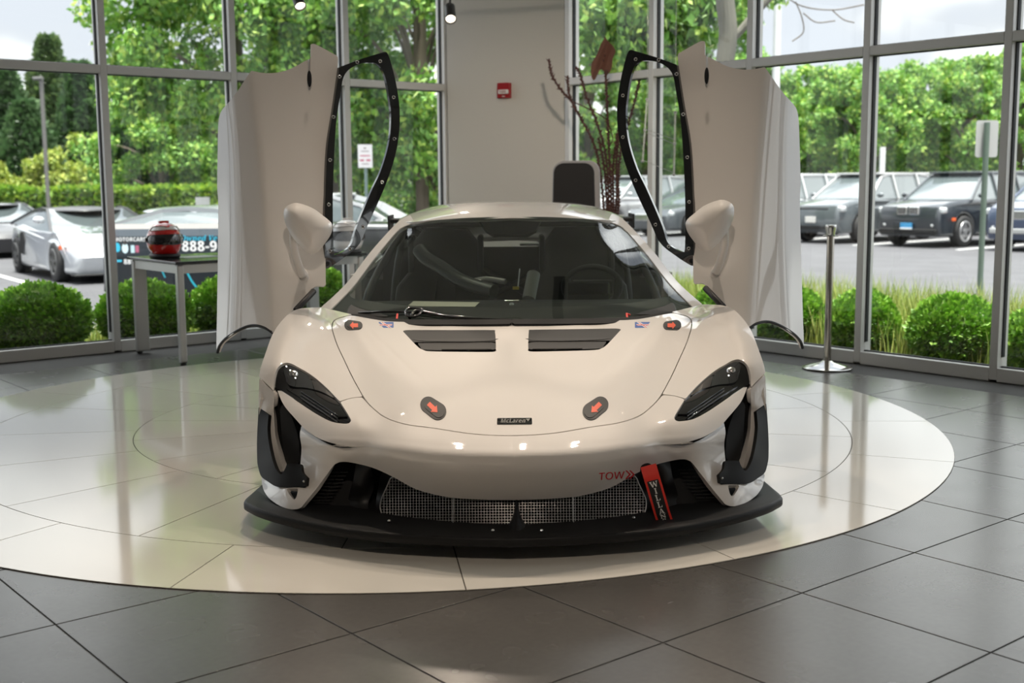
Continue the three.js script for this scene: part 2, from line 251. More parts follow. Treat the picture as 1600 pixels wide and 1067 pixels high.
// nose form: plan curve of the crease, height of the crease line, and the profile across it; the thin-plate field adds what departs from it
function hermite(P) { const n = P.length, m = []; for (let i = 0; i < n; i++) { const a = P[Math.max(0, i - 1)], b = P[i], c = P[Math.min(n - 1, i + 1)], s0 = i ? (b[1] - a[1]) / (b[0] - a[0]) : null, s1 = i < n - 1 ? (c[1] - b[1]) / (c[0] - b[0]) : null; m.push(s0 === null ? s1 : s1 === null ? s0 : s0 * s1 <= 0 ? 0 : 2 * s0 * s1 / (s0 + s1)); } return (x) => { if (x <= P[0][0]) return P[0][1] + m[0] * (x - P[0][0]); if (x >= P[n - 1][0]) return P[n - 1][1] + m[n - 1] * (x - P[n - 1][0]); let i = 0; while (P[i + 1][0] < x) i++; const h = P[i + 1][0] - P[i][0], t = (x - P[i][0]) / h, q = t * t, c = q * t; return (2 * c - 3 * q + 1) * P[i][1] + (c - 2 * q + t) * h * m[i] + (3 * q - 2 * c) * P[i + 1][1] + (c - q) * h * m[i + 1]; }; }
const creaseV = hermite([[0, 714.5], [60, 713.6], [121, 710.6], [185, 702.4], [230, 697.4], [300, 694], [400, 692]]);
const profile = hermite([[-213, 1.285], [-166, 0.90], [-124, 0.585], [-79, 0.308], [-56, 0.195], [-34, 0.104], [-24, 0.067], [-16, 0.040], [-9, 0.0175], [-4, 0.0055], [0, 0], [8, 0.0015], [20, 0.013], [38, 0.042], [66, 0.093], [100, 0.16]]);
const noseBase = (a, b) => { const w = Math.abs(a - 800), x = w / 1866 * 4.0; return 3.865 + 0.75 * x * x + profile(b - creaseV(w)); };
const nose = [], chin = [];
for (const u of [800, 765, 730, 695, 660, 625, 595]) for (const o of [10, 0, -20, -45, -75]) { const b = creaseV(800 - u) + o; if (b > 632) nose.push([u, b]); if (o >= -20) chin.push([u, b]); }
for (const u of [800, 760, 720, 680]) for (const o of [38, 62]) chin.push([u, creaseV(800 - u) + o]);
const settle = (l) => l.map(([u, b]) => [u, b, noseBase(u, b)]);
const upperRaw = fieldOf([...settle(nose), [800,590,4.45],[800,548,4.765],[800,515,5.02],[800,499,5.155],[700,590,4.475],[700,548,4.782],[700,503,5.13],
  [615,620,4.315],[615,580,4.56],[615,540,4.84],[615,503,5.12],
  [570,698,4.055],[560,680,4.09],[560,660,4.14],[560,640,4.23],[560,615,4.37],[560,580,4.59],[560,540,4.83],[545,498,5.13],
  [520,690,4.10],[520,674,4.13],[532,632,4.26],[518,610,4.38],[515,570,4.60],[505,530,4.81],[500,495,5.11],
  [481,674,4.19],[465,640,4.29],[465,575,4.52],[475,545,4.67],[470,515,4.78],[470,495,4.97],[443,628,4.36],[434,611,4.42],
  [446,565,4.52],[430,575,4.48],[425,610,4.42],[420,560,4.545],[408,580,4.50],[406.5,619,4.43],[416,548.6,4.60],[425.6,523,4.72],[438,504,4.85],[454,488,5.02],[470,482,5.12],[503,480,5.36],[440,530,4.66],[455,510,4.78],[485,482,5.16]], true, noseBase);
// faint raised centre of the bonnet, bounded by two lines that run in towards the nose
const upper = (a, b) => { const w = 800 - Math.abs(a - 800), ss = THREE.MathUtils.smoothstep; return upperRaw(a, b) - 0.006 * ss(w - (570 + (b - 505) * 1.05), -6, 8) * (1 - ss(b, 555, 628)); };
const lower = fieldOf([...settle(chin), [640,760,4.03],[583,692,4.04],[583,700,4.035],[583,715,4.045],[583,731,4.08],[545,702,4.10],[545,715,4.11],[545,724,4.13],
  [515,700,4.13],[500,690,4.165],[480,680,4.22],[471.5,663,4.27],[470,700,4.255],[470,728,4.235],[479,747,4.19],[500,750,4.145],[471,792,4.11],[452,795,4.13],[424,782,4.22],[411,763,4.32],[412.6,752,4.35],[440,770,4.19],[446,745,4.235]], true, noseBase);
const uMap = onSheet(upper), lMap = onSheet(lower);
const CL = [800, 800];
const hoodLine = [[800,680.5],[740,678],[678.6,669],[640,664],[615,657.5],[600,651],[589,643],[577,632],[567,619],[551,590],[538.5,564],[527,539],[520,518],[519,507],[523,500],[535,495.5],[550,492.5]];
const hoodRear = [[550,492.5],[585,498.5],[617,502],[700,502.5],[800,502]];
const inset = (pts, du, dv) => pts.map(([u, v, c]) => [u + du, v + dv, c]);

{ // bonnet with its two outlets cut through
  const edge = [...offsetLine(hoodLine, 0.75), [585,499],[617,502.5],[700,503.2],[800,503]];
  const outlet = [[629.5,517.5,1],[636,515.6],[700,515.6],[768,515.6],[773,517.5],[774.5,532],[774.5,546],[771,549.6],[720,549.6],[672,548.8],[661,546.5],[652,541]];
  const hole = ring(outlet, 3);
  cp('hood', panel([symRing(edge, 3), hole, flipLoop(hole)], 2.4, uMap, { thick: 0.014 }), M_paint);
  for (const m of [(g) => g, mirrored]) {
    const tray = panel([ring(inset(outlet, 0, 0), 3)], 3, (a, b) => sight(a, b, upper(a, b) + 0.001 + 0.06 * THREE.MathUtils.smoothstep(b, 536, 519)), { thick: 0.002 });
    const lou = ring([[633,519,1],[650,518.5],[769,518.5],[769,532],[655,532]], 3);
    const vent = cp('hood_vent', m(tray), M_vent);
    cp('louver', m(panel([lou], 3, (a, b) => sight(a, b, upper(a, b) + 0.018 - 0.022 * THREE.MathUtils.smoothstep(b, 518, 533)), { thick: 0.006, back: true })), M_vent, vent);
    cp('louver', m(panel([ring([[652,536,1],[769,535],[769,546.5],[668,546.5],[658,543]], 3)], 3, (a, b) => sight(a, b, upper(a, b) + 0.006 + 0.012 * THREE.MathUtils.smoothstep(b, 547, 534)), { thick: 0.004, back: true })), M_vent, vent);
  }
}
{ // front wings
  const g = panel([ring([[551,491.5,1], ...offsetLine(hoodLine, -0.75).slice(8).reverse().map((p, i, a) => i === a.length - 1 ? [p[0], p[1], 1] : p),[548,621.5],[530.5,626.8,1],[510,605.5],[487.5,586.5],[465,573],[455,568],[446,566.6],[437,571],[431,580],[427.8,592],[428,611,1],[420,603],[405,588.5,1],[407.3,575],[416,548.6],[425.6,523],[438,504],[454,488],[470,482],[486,480.5],[502,480,1]], 3)], 2.6, uMap, { thick: 0.02 });
  cp('front_wing', g, M_paint); cp('front_wing', mirrored(g), M_paint);
  // corner of the bumper below the wing seam, running down into the upright blade
  const b = panel([ring([[405,590.5,1],[420,605],[428.3,613,1],[428,645],[430,680],[435,706],[440.6,731],[438,737.6],[432,731],[424,706],[419,674],[420.5,647,1],[404,636,1]], 3)], 2, (() => { const f = fieldOf([[405,590,4.47],[428,612,4.42],[404,636,4.44],[420,647,4.405],[428,645,4.405],[419,674,4.385],[430,680,4.375],[424,706,4.35],[435,706,4.335],[432,731,4.31],[440,731,4.29],[425,640,4.398]], false); return onSheet(f); })(), { thick: 0.03 });
  cp('bumper_blade', b, M_paint); cp('bumper_blade', mirrored(b), M_paint);
}
const crease = [[545,698],[570,698.5],[615,703],[679,711.5],[740,714],[800,714.5]];
{ // bumper: brow over the intakes, with the wing-shaped lip under each lamp
  const g = panel([symRing([...offsetLine(hoodLine, -0.75).slice(0, 8), [566,621,1],[548,622.6],[531.5,628,1],[546.5,652],[548,658],[542,662],[519,659],[494,646.5],[465,627.5],[440,611.5],[433.5,610.5,1],[443,632],[459,651.5],[481,674],[510,689.5],[545,697.5],[570,698.5],[615,703],[679,711.5],[740,714],[800,714.5]], 3)], 2.4, uMap, { thick: 0.016 });
  const slot = ring([[447,762.5,1],[466,763,1],[463,777],[459,781,1],[452,772]], 2);
  const h = panel([symRing([[800,714.5],[740,714],[679,711.5],[615,703],[570,698.5],[550,699.5,1],[532,700],[510,692.5],[487.5,678.6],[471.5,663,1],[468.5,680],[471,700],[469.5,728],[473,738],[479.5,747],[479,762,1],[462,761],[444,761,1],[433,760],[408,745,1],[411,763],[417,774],[424,781.5],[437,790],[452,795.3],[464,795.5],[471.5,792,1],[496,761],[520,729],[526,724],[534,721.5],[551,723],[583,731],[615,745.5],[647,763],[679,772.6],[710.5,778],[755,780.5],[800,781]], 3), slot, flipLoop(slot)], 2.4, lMap, { thick: 0.02 });
  cp('front_bumper', merge([g, h]), M_paint);
}
{ // lamps: black bowl, smoked lens, lower gloss lip
  const outline = ring([[446,567.5],[455,569],[465,574],[487.5,587.5],[510,606.5],[530,627],[546,652.5],[547,657.5],[542,661],[519,658],[494,645.5],[465,626.5],[440,610.5],[431,606],[428.7,594],[432,581],[438,572]], 3);
  const lens = ring([[443.5,578],[446,571.5],[452,570.5],[465,576],[487.5,590],[508,607],[524,623],[503,612],[480,606],[460,604],[450,600],[446,590]], 3);
  const lipl = ring([[446,606],[460,607.5],[482,609],[505,616],[525,627],[536,642],[543,655],[520,651],[496,638],[470,621]], 3);
  for (const m of [(g) => g, mirrored]) {
    const h = cp('headlight', m(panel([outline], 3, onSheet(upper, 0.022), { thick: 0.01 })), M_gloss);
    cp('headlight_lens', m(panel([lens], 2.5, (a, b) => sight(a, b, upper(a, b) + 0.010), { thick: 0.01 })), phys(0.03, 0.033, 0.036, 0.03, { clearcoat: 1, clearcoatRoughness: 0.01 }), h);
    cp('lower_lip', m(panel([lipl], 2.5, (a, b) => sight(a, b, upper(a, b) + 0.012 + 0.02 * THREE.MathUtils.smoothstep(b, 650, 606)), { thick: 0.008 })), M_gloss, h);
    for (let k = 0; k < 3; k++) { const p = (t) => { const a = 470 + 58 * t, b = 613 + 34 * t + k * 5; const q = level([a, b + (t - 0.5) * 4]); return sight(q[0], q[1], upper(q[0], q[1]) + 0.006); }; cp('cooling_rib', m(tube([p(0), p(0.35), p(0.7), p(1)], 0.0022, 16, 5)), M_gloss, h); }
    // projector and daytime light behind the lens edge
    const q = level([458, 586]); cp('projector', m(new THREE.SphereGeometry(0.02, 18, 12).translate(...sight(q[0], q[1], upper(...q) + 0.022))), M_chrome, h);
  }
}
{ // side ducts behind the blades, canards
  const f = fieldOf([[428,606,4.46],[424,660,4.46],[434,740,4.40],[475,760,4.34],[475,665,4.40],[460,640,4.42]], false);
  const g = panel([ring([[424,604,1],[434,608],[446,632],[462,651],[476,664,1],[476,745],[476,764,1],[440,762],[424,720]], 3)], 4, onSheet(f), { thick: 0.004 });
  const vane = panel([ring([[437,640,1],[445,632],[462,668],[468,700],[466,724],[448,724],[441,690]], 3)], 3, onSheet(f, -0.07), { thick: 0.03 });
  const cf = fieldOf([[404.6,635.6,4.44],[403,680,4.405],[402,718,4.375],[408,744,4.315],[433,760,4.215],[478,760,4.145],[479,747,4.15],[470,728,4.185],[425,718,4.275],[419,677,4.35],[419,647,4.395]], false);
  const can = panel([ring([[404.2,635.6,1],[411,642],[419.5,648,1],[418,674],[422,703],[429,728],[438,741],[445,733],[448,725,1],[465,724.5],[470,727],[472,738],[479.5,747,1],[478,760,1],[455,761],[433,760.5],[418,752],[408,744],[403.5,730],[401.8,718],[401.6,684]], 3)], 1.6, onSheet(cf), { thick: 0.014, back: true });
  for (const m of [(g) => g.clone(), mirrored]) { cp('side_duct', m(g), M_black); cp('duct_vane', m(vane), M_matte); const c = cp('canard', m(can), M_carbon); const q = level([475, 752]); cp('bolt', m(new THREE.SphereGeometry(0.005, 10, 6).translate(...sight(q[0], q[1], cf(...q) - 0.001))), M_steel, c); }
}
{ // splitter: thick rounded blade in plan
  const pts = [[381,792],[388,799],[408,807.5],[456,819],[551,834],[615,840.5],[710,845.5],[800,847.5]].map(([u, v]) => { const p = atH(u, v, 0.082); return [p[0], p[2]]; });
  const left = smoothLine([[-0.955, -4.62], [-0.975, -4.38], ...pts], false, 0.02), s = new THREE.Shape();
  left.forEach(([x, z], i) => s[i ? 'lineTo' : 'moveTo'](i === left.length - 1 ? 0 : x, -z)); for (let i = left.length - 2; i >= 0; i--) s.lineTo(-left[i][0], -left[i][1]);
  s.lineTo(0.5, 4.62); s.lineTo(-0.5, 4.62);
  const g = new THREE.ExtrudeGeometry(s, { depth: 0.008, bevelEnabled: true, bevelThickness: 0.013, bevelSize: 0.011, bevelOffset: -0.011, bevelSegments: 4, curveSegments: 6 }).rotateX(-Math.PI / 2).translate(0, 0.075, 0);
  // slight dish: the tips rise
  const p = g.attributes.position; for (let i = 0; i < p.count; i++) { const x = Math.abs(p.getX(i)); p.setY(i, p.getY(i) + 0.012 * THREE.MathUtils.smoothstep(x, 0.6, 0.97)); } g.computeVertexNormals();
  cp('splitter', toCreasedNormals(g, 0.7), M_carbon);
  // mouth behind the mesh, black
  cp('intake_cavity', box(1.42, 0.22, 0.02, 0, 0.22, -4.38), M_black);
  // upright fin on the splitter
  const fin = new THREE.CylinderGeometry(0.010, 0.034, 0.082, 20, 6).scale(1, 1, 2.2); const fp = fin.attributes.position; for (let i = 0; i < fp.count; i++) { const t = (fp.getY(i) + 0.041) / 0.082; fp.setX(i, fp.getX(i) * (0.35 + 0.65 * (1 - t) * (1 - t))); fp.setZ(i, fp.getZ(i) - 0.045 * t); } fin.computeVertexNormals();
  cp('splitter_fin', fin.translate(0.012, 0.13, -3.93), M_carbon);
  for (const u of [608, 990, 770, 846]) { const q = atH(u, u < 700 ? 814 : u > 900 ? 809 : 829, 0.105); cp('grille_bolt', new THREE.SphereGeometry(0.006, 10, 6).translate(...q), M_chrome); }
}
{ // woven wire mesh across the mouth
  const loop = symRing([[800,776],[755,775],[710.5,772],[679,767],[647,757],[615.5,744.5],[604,762],[596,780],[594,790],[597,804],[603,812],[612,817],[679,824.5],[740,828],[800,829]], 3);
  const f = fieldOf([[615,745,4.10],[594,790,4.10],[612,817,4.05],[680,770,4.02],[680,825,3.985],[800,779,3.985],[800,829,3.93],[740,800,3.97]]);
  const inside = (a, b) => { let r = false; for (let i = 0, n = loop.length; i < n; i++) { const [ax, ay] = loop[i], [bx, by] = loop[(i + 1) % n]; if ((ay > b) !== (by > b) && a < (bx - ax) * (b - ay) / (by - ay) + ax) r = !r; } return r; };
  const wires = []; const w = 0.0011;
  const run = (fix, from, to, vertical) => { let start = null, last = null; const put = (a, b) => { const A = V(...sight(...a, f(...a))), B = V(...sight(...b, f(...b))); if (A.distanceTo(B) > 0.008) { const g = new THREE.CylinderGeometry(w, w, A.distanceTo(B), 4, 1, true); g.applyQuaternion(new THREE.Quaternion().setFromUnitVectors(V(0, 1, 0), B.clone().sub(A).normalize())); g.translate((A.x + B.x) / 2, (A.y + B.y) / 2, (A.z + B.z) / 2); wires.push(g); } };
    for (let t = from; t <= to; t += 2) { const p = vertical ? [fix, t] : [t, fix]; const ok = inside(...p); if (ok && !start) { start = last = p; } if (ok) { last = p; if (Math.hypot(last[0] - start[0], last[1] - start[1]) > 26) { put(start, last); start = last; } } if (!ok && start) { put(start, last); start = null; } } if (start) put(start, last); };
  for (let a = 598; a < 1004; a += 4.6) run(a, 740, 832, true);
  for (let b = 746; b < 830; b += 4.4) run(b, 590, 1010, false);
  const mesh = cp('grille_mesh', merge(wires), M_steel); mesh.userData.kind = 'stuff';
  const rim = loop.map((p) => sight(p[0], p[1], f(...p) - 0.001)).filter((p, i) => i % 3 === 0);
  cp('grille_rim', tube(rim, 0.0025, 220, 5, true), M_steel);
  const post = bar(sight(...level([708, 776]), 3.99), sight(...level([708, 826]), 3.955), 0.0016, 6); cp('grille_post', post, M_steel); cp('grille_post', mirrored(post), M_steel);
  // brake ducts at both sides of the mouth: curved black guide vanes and ribbed ends
  for (const m of [(g) => g, mirrored]) {
    const v1 = panel([ring([[556,724,1],[578,731],[584,760],[575,790],[586,814,1],[548,806],[544,780],[552,750]], 3)], 3, onSheet(fieldOf([[556,724,4.16],[578,731,4.12],[584,760,4.2],[548,806,4.12],[586,814,4.07],[565,760,4.13],[544,780,4.2],[575,790,4.15]], false)), { thick: 0.02 });
    cp('guide_vane', m(v1), M_matte);
    const v2 = panel([ring([[596,738,1],[614,746],[600,775],[593,800],[604,816,1],[590,814],[588,780]], 3)], 3, onSheet(fieldOf([[596,738,4.16],[614,746,4.11],[593,800,4.11],[604,816,4.05],[590,814,4.07],[588,780,4.2]], false)), { thick: 0.02 });
    cp('guide_vane', m(v2), M_matte);
    const back = panel([ring([[500,760,1],[525,726],[552,728],[548,770],[540,802],[480,798]], 3)], 4, onSheet(fieldOf([[500,760,4.26],[525,726,4.28],[552,728,4.28],[540,802,4.15],[480,798,4.15]], false)), { thick: 0.01 });
    const duct = cp('brake_duct', m(back), M_black);
    for (let i = 0; i < 9; i++) for (let j = 0; j < 2; j++) { const q = level([522 - i * 3.5 + j * 15, 738 + i * 5.5]); cp('duct_rib', m(box(0.03, 0.003, 0.006).translate(...sight(q[0], q[1], 4.225 - i * 0.008))), M_matte, duct); }
  }
}
{ // windscreen, frit band, pillars, cowl
  const ws = fieldOf([[800,508,5.10],[800,497,5.15],[800,480,5.24],[800,450,5.395],[800,397,5.70],[800,341,6.08],[700,500,5.16],[700,450,5.42],[700,397,5.725],[700,342,6.10],[640,500,5.18],[640,450,5.47],[640,397,5.79],[663,347,6.14],[590,497,5.25],[600,430,5.67],[560,455,5.54],[515,484,5.40],[503,480,5.44],[540,445,5.67],[577,397,5.97],[612,358,6.22],[628,343,6.31],[643,354,6.165],[632,358,6.18]]);
  const outer = [[517,485,1],[553,448],[589,400.5],[620,364],[632,354.5],[645,349.5],[663,345.5],[732,340.2],[800,338.8,1]];
  const glass = panel([ring([...outer, [800,505,1],[700,506],[617,505],[560,497]], 3)], 5, onSheet(ws), { thick: 0 });
  const frit = panel([ring([...outer, [800,505,1],[700,506],[617,505],[560,497]], 3), ring([[546,459],[551,448],[565,425],[596,385],[618,362],[632,356.5],[664,350.5],[732.5,344.5],[800,343.3,1],[800,481,1],[752,480],[690,479.5],[616,476],[573,469.5],[552,466]], 3)], 2.6, onSheet(ws, 0.004), { thick: 0 });
  const w = cp('windscreen', both(glass), M_screen); cp('frit_band', both(frit), std(0.012, 0.013, 0.013, 0.5), w);
  const pil = panel([ring([[500,481.5,1],[540,444],[577,396],[611,357.5],[627,342.6],[641,335.8,1],[648,348,1],[632,353.5],[619,363],[588,399.5],[552,447],[516,484.5,1]], 3)], 2.4, (a, b) => { const d = ws(a, b); return sight(a, b, d - 0.012); }, { thick: 0.02 });
  cp('windscreen_pillar', pil, M_paint); cp('windscreen_pillar', mirrored(pil), M_paint);


  // cowl tray between bonnet and glass
  const cowl = panel([ring([[522,499,1],[550,491],[617,498],[700,499],[800,498.5,1],[800,506,1],[700,507],[617,506],[548,497]], 3)], 4, onSheet(ws, -0.05), { thick: 0.03 });
  cp('cowl', both(cowl), M_black);
  // wiper: pivot boss, arm and blade parked along the cowl
  const wp = (u, v, o) => { const q = level([u, v]); return sight(q[0], q[1], ws(...q) - o); };
  const wip = cp('wiper', merge([tube([wp(640,497,0.03), wp(650,486,0.045), wp(672,490,0.045), wp(720,497,0.035), wp(800,500.5,0.03)], 0.008, 40, 7), tube([wp(560,489,0.02), wp(620,487,0.02), wp(690,492,0.02), wp(800,502,0.02), wp(850,502,0.02)], 0.005, 40, 6)]), M_gloss);
  cp('pivot', merge([tube([wp(634,490,0.05), wp(638,482,0.06), wp(660,484,0.06), wp(650,494,0.055), wp(640,494,0.05)], 0.006, 30, 7, true)]), M_gloss, wip);
  cp('red_clip', beam(wp(620,499,0.04), wp(621,491,0.04), 0.008, 0.008), M_red); cp('red_clip', merge([beam(wp(980,497,0.04), wp(979,490,0.04), 0.008, 0.008), beam(wp(979,490,0.04), wp(985,492,0.04), 0.006, 0.006)]), M_red);
}
{ // roof, engine cover and rear deck: one crowned surface over plan, split at the seam
  const pts = []; for (const [x, d, y] of [[0,5.95,1.022],[0,6.08,1.071],[0,6.25,1.104],[0,6.45,1.128],[0,6.65,1.139],[0,6.9,1.137],[0,7.2,1.11],[0,7.6,1.04],[0,8.0,0.95],[0,8.4,0.87],[0.3,6.0,1.03],[0.3,6.1,1.064],[0.3,6.45,1.12],[0.3,6.65,1.131],[0.3,6.9,1.129],[0.3,7.6,1.02],[0.45,6.15,1.058],[0.45,6.6,1.105],[0.45,7.0,1.103],[0.45,7.6,0.98],[0.45,8.2,0.85],[0.55,6.3,1.052],[0.565,6.6,1.076],[0.57,7.0,1.062],[0.6,7.3,0.98],[0.6,6.4,1.045],[0.72,7.6,0.84],[0.75,7.1,0.80],[0.9,7.3,0.72],[0.94,7.8,0.72],[0.93,8.3,0.74],[0.6,8.3,0.82]]) { pts.push([x, d, y]); if (x) pts.push([-x, d, y]); }
  const H = thinPlate(pts, 1, 1e-5), map = (x, d) => [x, H(x, d), -d];
  const mirrorLoop = (half) => [...half, ...half.slice().reverse().map(([x, d, c]) => [-x, d, c])];
  const front = [[0.0,6.075],[-0.2,6.08],[-0.4,6.12],[-0.5,6.17],[-0.555,6.26],[-0.60,6.40],[-0.605,6.7],[-0.60,7.0]];
  const roof = panel([ringRaw([...front, [-0.58,7.2,1], [0.58,7.2,1], ...front.slice(1).reverse().map(([x, d]) => [-x, d])], 0.04)], 0.03, map, { thick: 0.015, towards: [0, 1, 0, 1] });
  cp('roof', roof, M_paint);
  const glassHole = [[-0.32,7.3],[0.32,7.3],[0.24,7.75],[-0.24,7.75]];
  const deck = panel([ringRaw([[-0.58,7.206,1],[0.58,7.206,1],[0.66,7.06,1],[0.9,7.0,1],[0.945,7.3],[0.95,7.9],[0.93,8.4,1],[0,8.5],[-0.93,8.4,1],[-0.95,7.9],[-0.945,7.3],[-0.9,7.0,1],[-0.66,7.06,1]], 0.04), ringRaw(glassHole.map((p) => [...p, 1]), 0.04)], 0.04, map, { thick: 0.02, towards: [0, 1, 0, 1] });
  const ec = cp('engine_cover', deck, M_paint);
  cp('rear_window', panel([ringRaw(glassHole.map((p) => [...p, 1]), 0.04)], 0.05, (x, d) => [x, H(x, d) - 0.012, -d], { thick: 0, towards: [0, 1, 0, 1] }), M_screen, ec);
  // flanks with wheel arches, laid out in side view (depth, height)
  const rail = [[4.43,0.45,-0.948],[4.5,0.534,-0.957],[4.6,0.597,-0.957],[4.72,0.646,-0.955],[4.85,0.68,-0.948],[5.02,0.704,-0.937],[5.14,0.706,-0.905]];
  const railAt = (d) => { let i = 0; while (i < rail.length - 2 && rail[i + 1][0] < d) i++; const [a, b] = [rail[i], rail[i + 1]], t = Math.max(0, Math.min(1, (d - a[0]) / (b[0] - a[0]))); return [a[1] + (b[1] - a[1]) * t, a[2] + (b[2] - a[2]) * t]; };
  const arch = (cx, cy, r) => { const o = []; for (let k = 0; k <= 24; k++) { const a = Math.PI * (1.12 - 1.24 * k / 24); o.push([cx + r * Math.cos(a), cy + r * Math.sin(a)]); } return o; };
  const side = (d, y) => { const [ry, rx] = railAt(d); return [rx - 0.010 * (1 - Math.exp(-Math.max(0, ry - y) / 0.04)), y, -d]; };
  const frontSide = panel([[...rail.map(([d, y]) => [d, y]), [5.32, 0.69], [5.36, 0.4], [5.3, 0.1], ...arch(4.87, 0.31, 0.335).reverse(), [4.5, 0.24], [4.43, 0.3]]], 0.02, side, { thick: 0.03, towards: [-1, 0.1, 0, 1] });
  const rearSide = panel([[[7.0, 0.715], [7.3, 0.722], [7.8, 0.722], [8.4, 0.735], [8.42, 0.3], [8.3, 0.2], ...arch(7.5, 0.32, 0.35).reverse().slice(0), [7.05, 0.14], [6.85, 0.2], [6.9, 0.5]]], 0.03, (d, y) => [-0.945 - 0.012 * Math.sin((d - 7) * 2.1) * (y > 0.2 ? 1 : 0.6) + 0.05 * THREE.MathUtils.smoothstep(d, 7.1, 6.85), y, -d], { thick: 0.03, towards: [-1, 0.1, 0, 1] });
  for (const m of [(g) => g, mirrored]) {
    cp('front_flank', m(frontSide.clone()), M_paint); cp('rear_flank', m(rearSide.clone()), M_paint);
    cp('sill', m(rbox(0.14, 0.2, 1.75, 0.03, -0.86, 0.21, -6.08)), M_paint); cp('side_skirt', m(rbox(0.1, 0.03, 1.9, 0.01, -0.92, 0.10, -6.1)), M_carbon);
    cp('wheel_liner', m(box(0.02, 0.32, 0.70, -0.60, 0.29, -4.87)), M_black);
    for (const [d, r, w] of [[4.87, 0.284, 0.235], [7.5, 0.32, 0.29]]) {
      const tyre = new THREE.LatheGeometry([[0.225, -w / 2 + 0.02], [0.26, -w / 2], [r - 0.03, -w / 2], [r - 0.008, -w / 2 + 0.018], [r, -w / 2 + 0.045], [r, w / 2 - 0.045], [r - 0.008, w / 2 - 0.018], [r - 0.03, w / 2], [0.26, w / 2], [0.225, w / 2 - 0.02]].map(([a, b]) => new THREE.Vector2(a, b)), 48).rotateZ(Math.PI / 2).translate(-0.945 + w / 2 + 0.01, r + 0.007, -d);
      const wheel = cp('wheel', m(tyre), M_rubber, car, 'black racing slick');
      const spokes = []; for (let k = 0; k < 10; k++) spokes.push(box(0.02, 0.2, 0.026, 0, 0.12, 0).rotateX(k * Math.PI / 5)); spokes.push(new THREE.CylinderGeometry(0.05, 0.05, 0.05, 20).rotateZ(Math.PI / 2)); spokes.push(new THREE.LatheGeometry([[0.215, -w / 2 + 0.03], [0.228, -w / 2 + 0.02], [0.228, w / 2 - 0.02], [0.21, w / 2 - 0.04]].map(([a, b]) => new THREE.Vector2(a, b)), 40).rotateZ(Math.PI / 2).translate(w / 2 - 0.04, 0, 0));
      cp('rim', m(merge(spokes).translate(-0.905, r, -d)), M_matte, wheel);
      cp('brake_disc', m(new THREE.CylinderGeometry(0.17, 0.17, 0.03, 32).rotateZ(Math.PI / 2).translate(-0.80, r, -d)), M_steel, wheel);
    }
  }
  cp('underbody', merge([box(1.5, 0.03, 3.9, 0, 0.13, -6.3), box(1.2, 0.25, 0.9, 0, 0.27, -4.85)]), M_black);
  cp('rear_fascia', merge([rbox(1.86, 0.46, 0.05, 0.02, 0, 0.5, -8.42)]), M_matte);
  cp('diffuser', merge([box(1.6, 0.02, 0.5, 0, 0.16, -8.3), ...[-0.5, -0.2, 0.2, 0.5].map((x) => box(0.012, 0.12, 0.4, x, 0.12, -8.3))]), M_carbon);
  // wing on two struts behind the tail
  const wing = cp('rear_wing', rbox(1.70, 0.03, 0.26, 0.012, 0, 0.985, -8.45), M_carbon);
  for (const x of [-0.86, 0.86]) cp('end_plate', rbox(0.014, 0.10, 0.32, 0.005, x * 0.985, 0.975, -8.45), M_carbon, wing);
  for (const x of [-0.35, 0.35]) cp('strut', beam([x, 0.82, -8.3], [x, 0.985, -8.44], 0.012, 0.06), M_carbon, wing);
}
